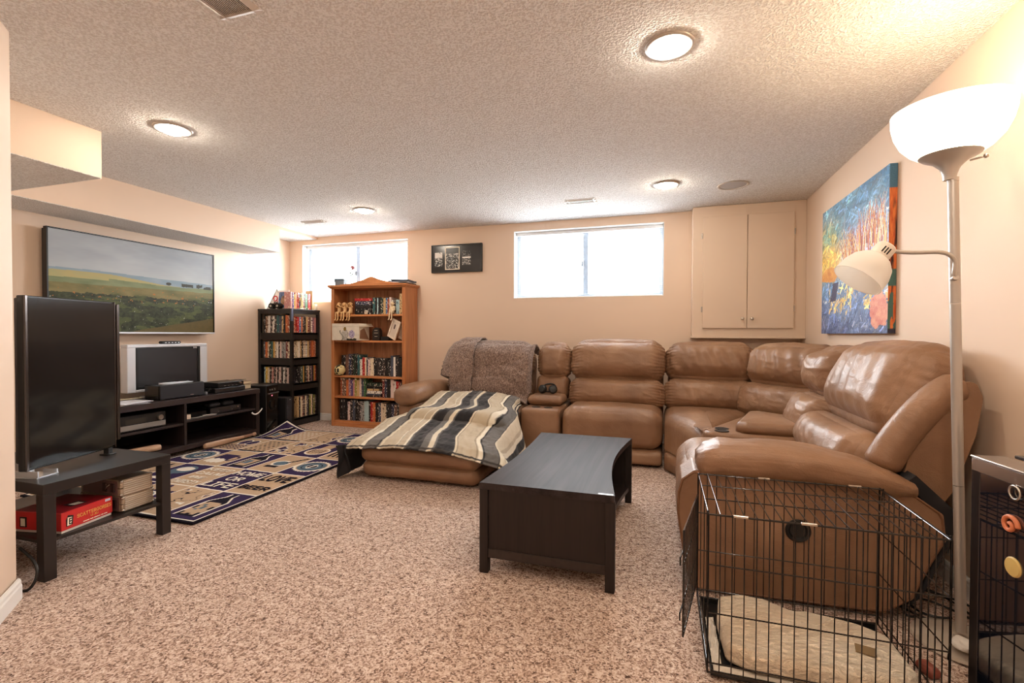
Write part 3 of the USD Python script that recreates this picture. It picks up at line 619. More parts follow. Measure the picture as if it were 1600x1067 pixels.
Xb = Xb + fr_ * sr_ * (0.05 * (meshkit.fbm(np.stack([Yb * 9, Zb * 5, Yb * 0], -1), 3, 4) - 0.4)) + fl_ * sl_ * 0.03 * (np.sin(Yb * 17) * 0.5 - 0.3)
BP = clear_of(np.stack([Xb, Yb, Zb], -1), 0.020, ([-2.6, 3.1, 0.0], [-1.0, 4.7, 0.8])); BP[..., 2] = np.maximum(BP[..., 2], 0.028)
bm, N = sheet(BP, 0.009)
q_ = xl * 0 + (-2.385 + (1.165) * tt) - sl_ * 0.22 + sr_ * 0.42      # cross-stripe measure
TAN, WHT, BLK, GRY, CRM = C(196, 182, 158), C(236, 228, 210), C(36, 35, 38), C(104, 101, 98), C(222, 211, 188)
stripes = [(-9, TAN), (-2.262, WHT), (-2.238, BLK), (-2.226, GRY), (-2.135, BLK), (-2.125, CRM), (-2.09, TAN), (-1.985, WHT), (-1.972, TAN), (-1.925, WHT), (-1.908, GRY), (-1.893, BLK), (-1.795, GRY), (-1.742, CRM), (-1.70, GRY), (-1.688, BLK), (-1.552, CRM), (-1.535, TAN), (-1.375, WHT), (-1.348, BLK), (-1.335, GRY), (-1.235, BLK), (-1.222, CRM), (-1.10, TAN), (-1.06, WHT), (-1.02, BLK), (-0.93, CRM), (-0.86, BLK)]
col = np.zeros((ns, ny, 3))
for k, (a, cc) in enumerate(stripes):
    b_ = stripes[k + 1][0] if k + 1 < len(stripes) else 9
    col[(q_ >= a) & (q_ < b_)] = cc
pin = np.isclose(np.mod(q_ * 100 + 0.3, 7.3), 0, atol=0.32) & (col[..., 0] > 0.3); col[pin] *= 0.55
hem = (Yb < 3.203) & (Yb > 3.1915); col[hem] = C(60, 54, 50)
col = col.reshape(-1, 3); col = np.vstack([col, np.tile(C(28, 27, 32), (N, 1))])
BLANKET = thing("striped_blanket", "black, grey and cream striped blanket spread over the sofa footrest", "blanket", (-1.8, 3.8, 0.0))
M_CLOTH = painted("woven_blanket", 0.85, 0.15, bump=(420, 0.002), sheen=0.2)
part(BLANKET, "cloth", bm, M_CLOTH, smooth=True, col=col)
# the dark lining that hangs at the front left corner
U, V = np.meshgrid(np.linspace(0, 1, 24), np.linspace(0, 1, 24), indexing="ij")
lp = np.stack([-2.405 + 0.075 * U + 0.015 * np.sin(V * 5 + U * 4), 3.10 + 0.06 * np.sin(U * 2.6) + 0.035 * V, 0.285 - (0.265 - 0.06 * U) * V], -1)
lm, _ = sheet(lp, 0.008)
part(BLANKET, "lining", lm, plain("black_lining", (30, 29, 33), 0.85), smooth=True, label="black lining of the blanket hanging at its front corner")
# headphones on the console lid
t = thing("headphones", "black headphones with two round cups on the sofa console lid", "headphones", (-1.07, 4.58, 0.565))
for sx in (-1, 1):
    x = -1.07 + sx * 0.052
    part(t, "ear_cup", put(lathe([(0.001, -0.03), (0.03, -0.028), (0.041, -0.015), (0.043, 0.0), (0.041, 0.013), (0.03, 0.024), (0.001, 0.026)], n=28), (x, 4.565, 0.609), rx=78, rz=sx * 18), M_BLACK, smooth=40)
part(t, "headband", tube(smooth_path([(-1.125, 4.60, 0.61), (-1.12, 4.66, 0.64), (-1.07, 4.69, 0.65), (-1.02, 4.66, 0.64), (-1.015, 4.60, 0.61)], 24), 0.008, 8), M_BLACK, smooth=True)
part(t, "bridge", cyl((-1.10, 4.575, 0.585), (-1.04, 4.575, 0.585), 0.009, 10), M_BLACK)

# ================================================================== coffee table
CX0, CX1, CY0, CY1, CH = -0.835, -0.195, 2.135, 3.365, 0.436
t = thing("coffee_table", "dark espresso coffee table with inward-curving long sides on the carpet", "coffee table", ((CX0 + CX1) / 2, (CY0 + CY1) / 2, 0))
def hourglass(x0, x1, y0, y1, bow, n=24, left=None):
    s = np.linspace(0, 1, n); y = y0 + (y1 - y0) * s; b = bow * np.sin(np.pi * s) ** 1.0
    return [(x1 - bb, yy) for bb, yy in zip(b, y)] + [(x0 + bb * 0.45, yy) for bb, yy in zip(b[::-1], y[::-1])]
part(t, "tabletop", prism(hourglass(CX0, CX1, CY0, CY1, 0.062), "z", CH - 0.032, CH), wood_mat("espresso_top", (40, 34, 34), (66, 58, 58), "y", scale=0.5, rough=0.5, spec=0.5, ior=1.16), smooth=30)
part(t, "lower_shelf", prism(hourglass(CX0 + 0.012, CX1 - 0.012, CY0 + 0.02, CY1 - 0.02, 0.062), "z", 0.085, 0.112), M_ESP, smooth=30)
for y in (CY0, CY1 - 0.042):
    for x in (CX0, CX1 - 0.042):
        part(t, "leg", box(x, x + 0.042, y, y + 0.042, 0, CH - 0.032, 0.002), M_ESP_Z)
    yy = y + 0.012
    part(t, "end_panel", box(CX0 + 0.042, CX1 - 0.042, yy, yy + 0.018, 0.11, CH - 0.032), M_ESP_Z)
    part(t, "rail", box(CX0 + 0.042, CX1 - 0.042, yy - 0.006, yy + 0.024, 0.075, 0.118, 0.001), M_ESP)
part(t, "divider", box(-0.525, -0.505, CY0 + 0.05, CY1 - 0.05, 0.112, CH - 0.032), M_ESP_Z)
part(t, "shelf_support", box(CX1 - 0.10, CX1 - 0.085, (CY0 + CY1) / 2 - 0.012, (CY0 + CY1) / 2 + 0.012, 0.112, CH - 0.032, 0.001), plain("support_grey", (120, 108, 98), 0.4))
part(t, "corner_tape", box(CX1 - 0.075, CX1 - 0.008, CY0 + 0.002, CY0 + 0.022, CH, CH + 0.001), plain("clear_tape", (120, 126, 138), 0.15, coat=0.6), label="small shiny strip of tape on the near corner")

# ================================================================== rug
RX0, RX1, RY0, RY1 = -4.262, -2.665, 2.128, 4.615
NV_, TN, OFFW, GRB, SLT = C(56, 44, 78), C(190, 163, 136), C(232, 224, 212), C(92, 112, 128), C(30, 27, 38)
nx, nyy = 300, 440
U, V = np.meshgrid(np.linspace(0, 1, nx), np.linspace(0, 1, nyy), indexing="ij")
gx, gy = RX0 + (RX1 - RX0) * U, RY0 + (RY1 - RY0) * V
col = np.zeros((nx, nyy, 3)); col[:] = TN
ex, ey = [-4.235, -3.94, -3.625, -3.31, -2.99, -2.69], [2.158, 2.635, 3.11, 3.595, 4.075, 4.585]
kind = [["T", "P", "S", "T", "B"], ["T", "G", "T", "P", "T"], ["R", "F", "B", "Q", "R"], ["O", "M", "T", "H", "L"], ["B", "M", "T", "R", "T"]]   # rows near to far, columns left to right
for r in range(5):
    for c_ in range(5):
        x0, x1, y0, y1 = ex[c_], ex[c_ + 1], ey[r], ey[r + 1]; k = kind[r][c_]
        inn = (gx > x0) & (gx < x1) & (gy > y0) & (gy < y1)
        a, b = (gx - x0) / (x1 - x0), (gy - y0) / (y1 - y0); d = np.hypot((a - 0.5) * (x1 - x0), (b - 0.5) * (y1 - y0))
        purple = k in "PBRGH" or (k == "P")
        if purple: col[inn] = NV_
        if k in "TPB" and (r, c_) not in ((1, 2), (1, 4)):     # loose line drawing
            q = meshkit.fbm(np.stack([a * 3.1 + r * 5, b * 3.4 + c_ * 7, a * 0], -1), 3, r * 5 + c_); core = inn & (np.abs(a - .5) < .40) & (np.abs(b - .5) < .40)
            if k == "T": col[core & (q > 0.60)] = NV_; col[core & (np.abs(q - 0.40) < 0.014)] = SLT; col[core & (np.abs(q - 0.60) < 0.018)] = OFFW
            elif k == "P" and (r, c_) != (1, 3): col[core & (q > 0.58)] = GRB; col[core & (np.abs(q - 0.58) < 0.02)] = OFFW
        if k == "R":
            wob = 0.006 * np.sin(np.arctan2(b - 0.5, a - 0.5) * 21)
            for rad, cc in ((0.150 + wob, OFFW), (0.128, TN), (0.120, GRB), (0.088, SLT), (0.080, GRB), (0.05, OFFW), (0.044, SLT)):
                col[inn & (d < rad)] = cc
            col[inn & (np.abs((a - 0.5) - (b - 0.5) * 0.4) < 0.035) & (d < 0.06)] = OFFW
        elif k == "B":    # bottle lying along the tile
            q = np.where(b < 0.62, 0.30, np.where(b < 0.8, 0.30 - (b - 0.62) * 1.0, 0.12))
            body = inn & (b > 0.1) & (b < 0.92)
            col[body & (np.abs(a - 0.5) < q)] = OFFW; col[body & (np.abs(a - 0.5) < q - 0.05)] = SLT
            col[inn & (b > 0.18) & (b < 0.58) & (np.abs(a - 0.5) < 0.17)] = TN
            col[inn & (b > 0.3) & (b < 0.5) & (np.abs(a - 0.45) < 0.09)] = GRB
            if r == 0: chk = (np.floor(a * 9) + np.floor(b * 9)) % 2 == 0; col[inn & (b > 0.14) & (b < 0.55) & (np.abs(a - 0.5) < 0.24) & chk] = TN
        elif k == "G":    # goblet
            col[inn & (np.hypot((a - 0.5) / 0.32, (b - 0.66) / 0.22) < 1)] = GRB; col[inn & (np.hypot((a - 0.5) / 0.24, (b - 0.70) / 0.12) < 1)] = OFFW
            col[inn & (np.abs(a - 0.5) < 0.05) & (b > 0.2) & (b < 0.5)] = GRB; col[inn & (np.hypot((a - 0.5) / 0.25, (b - 0.2) / 0.06) < 1)] = OFFW
        elif k == "S":    # splash shape
            w = 0.16 + 0.07 * np.sin(np.arctan2(b - 0.5, a - 0.5) * 5)
            col[inn & (d < w)] = NV_; col[inn & (d < 0.085)] = OFFW; col[inn & (d < 0.07)] = GRB; col[inn & (d < 0.04)] = SLT
        elif k == "F":    # foaming mug
            col[inn & (np.abs(a - 0.45) < 0.28) & (b > 0.25) & (b < 0.7)] = NV_; col[inn & (np.hypot((a - 0.45) / 0.33, (b - 0.3) / 0.13) < 1 + 0.12 * np.sin(a * 40))] = OFFW
            hd = np.hypot((a - 0.78) / 0.16, (b - 0.48) / 0.15); col[inn & (hd < 1) & (hd > 0.65)] = NV_
        elif k == "Q":
            col[inn & (np.hypot((a - 0.45) / 0.26, (b - 0.5) / 0.17) < 1)] = OFFW; col[inn & (np.hypot((a - 0.45) / 0.2, (b - 0.5) / 0.12) < 1)] = GRB
            col[inn & (np.abs(a - 0.7 - (b - 0.7) * 0.8) < 0.05) & (b > 0.55) & (b < 0.9)] = SLT; col[inn & (np.abs(b - 0.3) < 0.05) & (a > 0.2) & (a < 0.6)] = SLT
        elif k == "H":
            col[inn & (np.hypot((a - 0.5) / 0.36, (b - 0.42) / 0.26) < 1)] = OFFW; col[inn & (np.hypot((a - 0.5) / 0.31, (b - 0.42) / 0.22) < 1)] = TN
            for q in (0.3, 0.42, 0.54, 0.66): col[inn & (np.abs(a - q) < 0.022) & (b > 0.3) & (b < 0.55)] = SLT
            col[inn & (np.abs(a - 0.5) < 0.18) & (b > 0.66) & (b < 0.95)] = TN
        elif k == "O":
            for q in (0.36, 0.68):
                dd = np.hypot((a - q) / 0.19, (b - 0.62) / 0.2); col[inn & (dd < 1)] = OFFW; col[inn & (dd < 0.82)] = NV_
            for q in np.arange(0.1, 0.45, 0.07): col[inn & (np.abs(b - q - 0.03 * np.sin(a * 20)) < 0.014) & (a > 0.12) & (a < 0.9)] = NV_
        elif k == "M":
            for q in np.arange(0.15, 0.9, 0.11): col[inn & (np.abs(b - q) < 0.02) & (a > 0.1) & (a < 0.9) & (np.sin(a * 37 + q * 50) > -0.3)] = SLT if r == 3 else OFFW
            col[inn & (b < 0.09)] = SLT
        elif k == "L":
            for q in np.arange(0.12, 0.95, 0.16): col[inn & (np.abs(a - q + (b - 0.5) * 0.2) < 0.04) & (b > 0.15) & (b < 0.85)] = SLT
for v_ in ex: col[np.abs(gx - v_) < 0.0065] = OFFW
for v_ in ey: col[np.abs(gy - v_ - 0.01 * np.sin(gx * 5)) < 0.0085] = OFFW
edge = np.minimum(np.minimum(gx - RX0, RX1 - gx), np.minimum(gy - RY0, RY1 - gy)); col[edge < 0.017] = SLT
col[(edge > 0.017) & (edge < 0.032)] = OFFW
cz = 0.11 * np.clip(1 - np.hypot((gx - RX0) / 0.30, (gy - RY1) / 0.45), 0, 1) ** 1.5
gz = 0.016 + 0.003 * (meshkit.fbm(np.stack([gx * 4, gy * 4, gx * 0], -1), 3, 2) - 0.5) + cz
rm, N = sheet(np.stack([gx, gy, gz], -1), 0.012)
colr = col.reshape(-1, 3); colr = np.vstack([colr, np.tile(SLT, (N, 1))])
RUG = thing("area_rug", "dark purple and tan patchwork rug with drinks motifs and one curled corner", "rug", (-3.46, 3.37, 0))
part(RUG, "pile", rm, painted("printed_rug", 0.95, 0.08, bump=(700, 0.0015)), smooth=True, col=colr)
M_RUGW, M_RUGD = plain("rug_print_cream", tuple([232, 224, 212]), 0.95, spec=0.05), plain("rug_print_dark", (30, 27, 38), 0.95, spec=0.05)
def rug_text(lines, c_, r, mat, heights, flat):
    x0, x1, y0, y1 = ex[c_], ex[c_ + 1], ey[r], ey[r + 1]
    for s, hgt, f in zip(lines, heights, flat):
        w = (x1 - x0) * 0.84 * (1.0 if len(s) > 3 else 0.55)
        m = text_at(s, hgt, (0, 0, 0), (1, 0, 0), (0, 1, 0), 0.0012, True, width=w); mid = m.bounds.mean(0)
        m.apply_translation([(x0 + x1) / 2 - mid[0], y0 + (y1 - y0) * f - hgt / 2, 0.0195]); part(RUG, "lettering", m, mat, smooth=False)
rug_text(["HOME", "OR", "LIFE"], 3, 1, M_RUGW, [0.085, 0.085, 0.10], [0.78, 0.5, 0.2])
rug_text(["KEEP", "CALM", "BE", "THIRSTY"], 2, 1, M_RUGW, [0.06, 0.06, 0.05, 0.07], [0.82, 0.6, 0.38, 0.15])
rug_text(["LOVE", "BEER"], 4, 1, M_RUGD, [0.13, 0.07], [0.72, 0.25])

# ================================================================== low side table with screen, games and cases
LX0, LX1, LY0, LY1 = -3.60, -2.70, 1.43, 2.025
t = thing("side_table", "low black-brown side table with thick square legs at the left edge", "table", (-3.15, 1.73, 0))
part(t, "tabletop", box(LX0, LX1, LY0, LY1, 0.402, 0.452, 0.0015), M_BLACKWOOD)
for x in (LX0, LX1 - 0.05):
    for y in (LY0, LY1 - 0.05): part(t, "leg", box(x, x + 0.05, y, y + 0.05, 0, 0.402, 0.0015), M_BLACKWOOD)
part(t, "shelf", box(LX0 + 0.05, LX1 - 0.012, LY0 + 0.008, LY1 - 0.008, 0.172, 0.187, 0.001), M_BLACKWOOD)
# tall glossy screen standing on it
A, B = np.array([-2.880, 1.462, 0]), np.array([-3.032, 1.950, 0]); dv = (B - A) / np.linalg.norm(B - A); nv = np.array([dv[1], -dv[0], 0]); W_ = np.linalg.norm(B - A)
SC = thing("flat_screen", "tall glossy black flat screen standing on the low side table", "screen", (*((A + B) / 2)[:2], 0.452))
Mx = np.eye(4); Mx[:3, 0], Mx[:3, 1], Mx[:3, 2], Mx[:3, 3] = dv, nv * -1, [0, 0, 1], A     # local x along the screen, y behind it
def loc(m): m = m.copy(); m.apply_transform(Mx); return m
part(SC, "glass", loc(box(0.014, W_ - 0.006, -0.004, 0.004, 0.500, 1.318, 0.001)), new_mat("dark_screen_glass", {"p": ("principled_bsdf", {"base_color": (0.012, 0.011, 0.011), "roughness": 0.09, "specular_ior_level": 0.4})}))
part(SC, "housing", loc(box(0.0, W_ + 0.004, 0.004, 0.040, 0.486, 1.327, 0.004)), M_GLOSS)
for a_, b_ in ((0.0, 0.012), (W_ - 0.005, W_)): part(SC, "edge_trim", loc(box(a_, b_, -0.005, 0.004, 0.486, 1.327, 0.001)), plain("dark_chrome", (92, 86, 84), 0.2, metal=0.9))
part(SC, "back_cover", loc(box(0.03, W_ + 0.078, 0.042, 0.085, 0.515, 1.318, 0.006)), plain("worn_gloss_brown", (46, 38, 35), 0.25, bump=(60, 0.002)))
part(SC, "edge_trim", loc(box(W_ + 0.060, W_ + 0.079, 0.036, 0.043, 0.515, 1.318, 0.001)), plain("dark_chrome", (92, 86, 84), 0.2, metal=0.9))
M_FOOT = plain("clear_foot", (196, 196, 198), 0.2, metal=0.6)
part(SC, "foot", [loc(box(0.0, 0.11, -0.05, 0.06, 0.452, 0.458, 0.001)), loc(box(0.004, 0.012, -0.05, 0.06, 0.452, 0.487, 0.001)), loc(box(0.10, 0.108, -0.05, 0.02, 0.452, 0.475, 0.001)), loc(box(0.02, 0.05, 0.01, 0.03, 0.455, 0.488))], M_FOOT)
part(SC, "foot", [loc(box(W_ - 0.05, W_ - 0.02, 0.0, 0.03, 0.452, 0.488, 0.002)), loc(box(W_ - 0.06, W_ - 0.01, -0.015, 0.045, 0.452, 0.458, 0.002))], M_BLACK)
# boxed games on the lower shelf
M_RED = plain("red_card", (206, 34, 36), 0.4, coat=0.25); M_REDTOP = plain("dark_red_card", (150, 18, 30), 0.4, coat=0.25)
GOLD, CREAM = plain("gold_print", (232, 178, 88), 0.5), plain("cream_print", (244, 236, 214), 0.5)
def box_on(e0, along_, out_, z0, a, b, c_, d_, th):
    P = lambda s, zz, o: e0 + along_ * s + out_ * o + np.array([0, 0, z0 + zz])
    return hull([P(s, zz, o) for s in (a, b) for zz in (c_, d_) for o in (0, th)])
def game_box(p, q, depth, z0, h, label, title, lid=False):
    p, q = np.array([*p, 0.0]), np.array([*q, 0.0]); d = (q - p) / np.linalg.norm(q - p); n = np.array([d[1], -d[0], 0]); w = np.linalg.norm(q - p)
    t = thing("game_box", label, "board game", (*((p + q) / 2)[:2], z0))
    M = np.eye(4); M[:3, 0], M[:3, 1], M[:3, 2], M[:3, 3] = d, -n, [0, 0, 1], [p[0], p[1], z0]
    L = lambda m: (lambda k: (k.apply_transform(M), k)[1])(m.copy())
    part(t, "box", L(box(0, w, 0, depth, 0.012, h, 0.002)), M_RED)
    part(t, "tray", L(box(0.004, w - 0.004, 0.004, depth - 0.004, 0, 0.014)), plain("white_card", (226, 216, 206), 0.6))
    part(t, "lid_art", L(box(0.006, w - 0.006, 0.006, depth - 0.006, h, h + 0.0008)), M_REDTOP, smooth=False)
    part(t, "lid_picture", L(hull([(w * .36, depth * .2, h + .001), (w * .62, depth * .12, h + .001), (w * .66, depth * .36, h + .001), (w * .38, depth * .42, h + .001), (w * .36, depth * .2, h + .0015), (w * .62, depth * .12, h + .0015), (w * .66, depth * .36, h + .0015), (w * .38, depth * .42, h + .0015)])), M_BLACK, smooth=False)
    part(t, "lid_picture", L(hull([(w * .42, depth * .2, h + .0016), (w * .58, depth * .17, h + .0016), (w * .6, depth * .32, h + .0016), (w * .43, depth * .35, h + .0016), (w * .5, depth * .25, h + .002)])), CREAM, smooth=False)
    O = lambda x, z: p + d * x + np.array([0, 0, z0 + z]) + n * 0.0006
    def tx(s, hh, x, z, ww, m): part(t, "lettering", text_at(s, hh, O(x, z), d, (0, 0, 1), 0.0006, True, width=ww), m, smooth=False)
    if title:
        tx("SCATTERGORIES", 0.017, w * 0.28, h * 0.52, w * 0.68, GOLD); tx("LE JEU", 0.010, w * 0.54, h * 0.36, w * 0.15, GOLD)
        for a_, b_ in ((.40, .52), (.535, .60), (.615, .74), (.755, .80), (.815, .88)): part(t, "small_print", L(box(w * a_, w * b_, -0.0008, 0, h * .20, h * .245)), CREAM, smooth=False)
        part(t, "maker_mark", L(box(w * .84, w * .95, -0.001, 0, h * .82, h * .95)), plain("pale_blue_print", (206, 214, 238), 0.5), smooth=False)
    # the die printed on the side
    part(t, "printed_die", L(hull([(w * .09, -.0008, h * .26), (w * .20, -.0008, h * .30), (w * .22, -.0008, h * .74), (w * .12, -.0008, h * .82), (w * .08, -.0008, h * .6), (w * .15, -.0002, h * .5)])), M_BLACK, smooth=False)
    part(t, "printed_die", L(hull([(w * .10, -.0016, h * .30), (w * .18, -.0016, h * .32), (w * .19, -.0016, h * .68), (w * .11, -.0016, h * .72), (w * .15, -.0009, h * .5)])), CREAM, smooth=False)
    e0 = p - n * depth; part(t, "printed_die", box_on(e0, n, -d, z0, 0.16 * depth, 0.30 * depth, h * .25, h * .75, .0012), M_BLACK, smooth=False); part(t, "printed_die", box_on(e0, n, -d, z0, 0.18 * depth, 0.27 * depth, h * .30, h * .68, .0018), CREAM, smooth=False)
    tx("E", h * 0.28, w * 0.125, h * 0.36, w * 0.05, M_BLACK); part(t, "lettering", text_at("E", h * 0.28, O(w * 0.125, h * 0.36) + n * 0.0012, d, (0, 0, 1), 0.0006, True, width=w * 0.05), M_BLACK, smooth=False)
game_box((-2.725, 1.512), (-2.772, 1.765), 0.27, 0.1885, 0.098, "red word-game box with gold lettering behind the table's front leg", True)
# two stacked aluminium cases
M_ALU = plain("aluminium_skin", (176, 158, 138), 0.38, metal=0.35); M_ALU2 = plain("aluminium_edge", (222, 212, 198), 0.3, metal=0.6); M_MAUVE = plain("mauve_leatherette", (112, 84, 82), 0.6)
def case(x1, y0, y1, depth, z0, h, label, rz):
    x0 = x1 - depth; t = thing("aluminium_case", label, "case", ((x0 + x1) / 2, (y0 + y1) / 2, z0))
    rot = lambda m: put(put(m, (-x1, -(y0 + y1) / 2, 0)), (x1, (y0 + y1) / 2, 0), rz=rz)
    part(t, "lower_shell", rot(box(x0, x1, y0, y1, z0, z0 + h * 0.47, 0.003)), M_ALU); part(t, "upper_shell", rot(box(x0, x1, y0, y1, z0 + h * 0.50, z0 + h, 0.003)), M_ALU)
    for z in np.linspace(z0 + 0.01, z0 + h - 0.01, 7):
        part(t, "rib", rot(box(x1, x1 + 0.0035, y0 + 0.014, y1 - 0.014, z - 0.003, z + 0.003, 0.0008)), M_ALU2)
    part(t, "end_panel", rot(box(x0 + 0.02, x1 - 0.02, y0 - 0.002, y0, z0 + 0.006, z0 + h - 0.006)), M_MAUVE, smooth=False)
    for y in (y0, y1):
        for z in (z0, z0 + h): part(t, "corner_cap", rot(put(trimesh.creation.icosphere(2, 0.009), (x1 - 0.004, y + (0.006 if y == y0 else -0.006), z + (0.0085 if z == z0 else -0.0085)))), M_CHROME, smooth=True)
    for xx in (x1 - 0.11, x1 - 0.05): part(t, "latch", rot(box(xx - 0.014, xx + 0.014, y0 - 0.008, y0, z0 + h * 0.25, z0 + h * 0.78, 0.002)), plain("dark_brown_latch", (58, 34, 34), 0.4))
    part(t, "handle", rot(tube([(x1 - 0.075, y0 - 0.003, z0 + h * .7), (x1 - 0.08, y0 - 0.014, z0 + h * .6), (x1 - 0.09, y0 - 0.014, z0 + h * .4), (x1 - 0.095, y0 - 0.003, z0 + h * .3)], 0.003, 6)), M_CHROME, smooth=True)
case(-2.752, 1.795, 1.968, 0.30, 0.1895, 0.083, "aluminium case at the bottom of its stack on the table shelf", 3)
case(-2.745, 1.785, 1.955, 0.30, 0.2755, 0.088, "aluminium case with mauve end panel on top of the other case", 1)
# cable on the floor by the near wall
single("power_cable", "black cable looping on the carpet beside the near wall corner", "cable", tube(smooth_path([(-2.78, 1.385, 0.17), (-2.70, 1.39, 0.125), (-2.662, 1.385, 0.07), (-2.665, 1.365, 0.02), (-2.72, 1.35, 0.0085)], 40), 0.006, 8), M_BLACK, smooth=True)
# ================================================================== television bench and electronics
KX0, KX1, KY0, KY1, KH = -4.80, -4.267, 2.52, 4.21, 0.535
t = thing("tv_bench", "long low black-brown television bench with open shelves along the left wall", "tv bench", (-4.53, 3.37, 0))
part(t, "top_board", box(KX0, KX1 + 0.004, KY0, KY1 + 0.004, KH - 0.05, KH, 0.001), wood_mat("bench_board", (40, 31, 31), (58, 46, 45), "y", rough=0.4))
part(t, "bottom_board", box(KX0, KX1, KY0 + 0.03, KY1 - 0.04, 0.05, 0.095, 0.001), wood_mat("bench_board", (40, 31, 31), (58, 46, 45), "y"))
for y0, y1 in ((KY0, KY0 + 0.04), (3.335, 3.36), (KY1 - 0.045, KY1)):
    part(t, "upright", box(KX0, KX1, y0, y1, 0.0 if y0 != 3.335 else 0.095, KH - 0.05, 0.001), wood_mat("bench_upright", (38, 30, 30), (54, 43, 42), "z"))
for y0, y1, z in ((KY0 + 0.04, 3.335, 0.305), (3.36, KY1 - 0.045, 0.325)): part(t, "shelf", box(KX0, KX1 - 0.01, y0, y1, z - 0.022, z, 0.001), wood_mat("bench_board", (40, 31, 31), (58, 46, 45), "y"))
part(t, "back_panel", box(KX0 - 0.004, KX0, KY0, KY1, 0.05, KH - 0.05), plain("bench_back", (16, 13, 13), 0.7), smooth=False)
# the big wall television, showing a landscape
TX = -4.735; TY0, TY1, TZ0, TZ1 = 2.548, 4.055, 1.142, 2.010
t = thing("wall_television", "large thin television on the left wall showing a painted meadow landscape", "television", (TX, (TY0 + TY1) / 2, TZ0))
part(t, "frame", [box(TX - 0.035, TX + 0.006, TY0, TY1, TZ1 - 0.011, TZ1, 0.001), box(TX - 0.035, TX + 0.006, TY0, TY0 + 0.011, TZ0, TZ1, 0.001), box(TX - 0.035, TX + 0.006, TY1 - 0.011, TY1, TZ0, TZ1, 0.001)], M_BLACK)
part(t, "lower_trim", box(TX - 0.035, TX + 0.007, TY0, TY1, TZ0, TZ0 + 0.016, 0.001), M_SILVER)
part(t, "back_cover", box(XL + 0.03, TX - 0.005, TY0 + 0.012, TY1 - 0.012, TZ0 + 0.014, TZ1 - 0.012), plain("tv_back", (46, 47, 50), 0.6), smooth=False)
part(t, "wall_bracket", box(XL, XL + 0.032, TY0 + 0.5, TY1 - 0.5, TZ0 + 0.25, TZ1 - 0.25), M_BLACK, smooth=False)
m, u, v = picture_grid((TX, TY0 + 0.010, TZ0 + 0.015), (0, TY1 - TY0 - 0.020, 0), (0, 0, TZ1 - TZ0 - 0.025), 400, 230)
n1, n2, n3 = noise2(u * 5, v * 9, 1), noise2(u * 60, v * 45, 2, 3), noise2(u * 14 + v * 3, v * 22, 3)
c = mixc(C(150, 154, 160), C(190, 192, 194), n1 * 1.2 - 0.1 + 0.35 * np.exp(-((u - 0.3) / 0.25) ** 2 - ((v - 0.75) / 0.2) ** 2))
c = mixc(c, C(206, 206, 204), np.clip(1 - (v - 0.62) / 0.18, 0, 1) * 0.5 * (u < 2))
hill = 0.595 + 0.02 * np.sin(u * 4.2 + 0.6) - 0.12 * np.clip(u - 0.3, 0, 1) * (u < 0.62) - 0.038 * (u >= 0.62)
hor = 0.62 + 0.012 * np.sin(u * 3) - 0.05 * np.clip(u - 0.2, 0, 0.4)
sea = (v < hor + 0.012) & (v > hill - 0.03); c = np.where(sea[:, None], mixc(C(130, 152, 164), C(164, 174, 180), n3), c)
far = v < np.minimum(hill, hor + 0.006); c = np.where(far[:, None], mixc(C(196, 172, 112), C(172, 170, 122), n3), c)
mid = v < 0.545 + 0.012 * np.sin(u * 7) - 0.02 * (u < 0.3) + 0.02 * n1; c = np.where(mid[:, None], mixc(C(146, 152, 112), C(122, 130, 92), n3 * 1.5 - 0.2), c)
low = v < 0.47 + 0.03 * n1 + 0.02 * u; c = np.where(low[:, None], mixc(C(150, 132, 84), C(104, 104, 62), n3 * 1.6 - 0.3), c)
bush = v < 0.40 + 0.035 * (n2 - 0.5) + 0.05 * (n3 - 0.5) + 0.03 * (u > 0.9); c = np.where(bush[:, None], mixc(C(34, 38, 26), C(82, 86, 56), n2 * 1.6 - 0.35), c)
gr = bush & (n3 > 0.58); c = np.where(gr[:, None], mixc(C(58, 66, 38), C(108, 112, 66), n2), c)
fl = bush & (noise2(u * 110, v * 70, 5, 2) > 0.77); c = np.where(fl[:, None], C(206, 200, 190), c)
fo = (v > 0.33) & (v < 0.47) & (noise2(u * 90, v * 60, 6, 2) > 0.76); c = np.where(fo[:, None], C(190, 122, 60), c)
pathm = v < 0.17 - 0.30 * (1 - u) + 0.02 * n3; c = np.where(pathm[:, None], mixc(C(118, 96, 56), C(92, 84, 48), n2), c)
tree = (np.hypot((u - 0.665) / 0.018, (v - 0.575) / 0.018) < 1) | ((np.abs(v - 0.575) < 0.022 * (n2 + 0.3)) & (u > 0.755) & (u < 0.84)) | ((np.abs(v - 0.58) < 0.05 * (n2 - 0.2)) & (u > 0.865) & (u < 0.91)) | ((np.abs(v - 0.565) < 0.016) & (u > 0.92) & (u < 0.98) & (n2 > 0.45))
c = np.where(tree[:, None], C(66, 62, 50), c)
part(t, "screen_picture", m, painted("tv_picture", 0.5, 0.2, emit=0.15), smooth=True, col=c * np.array([0.60, 0.60, 0.60]))
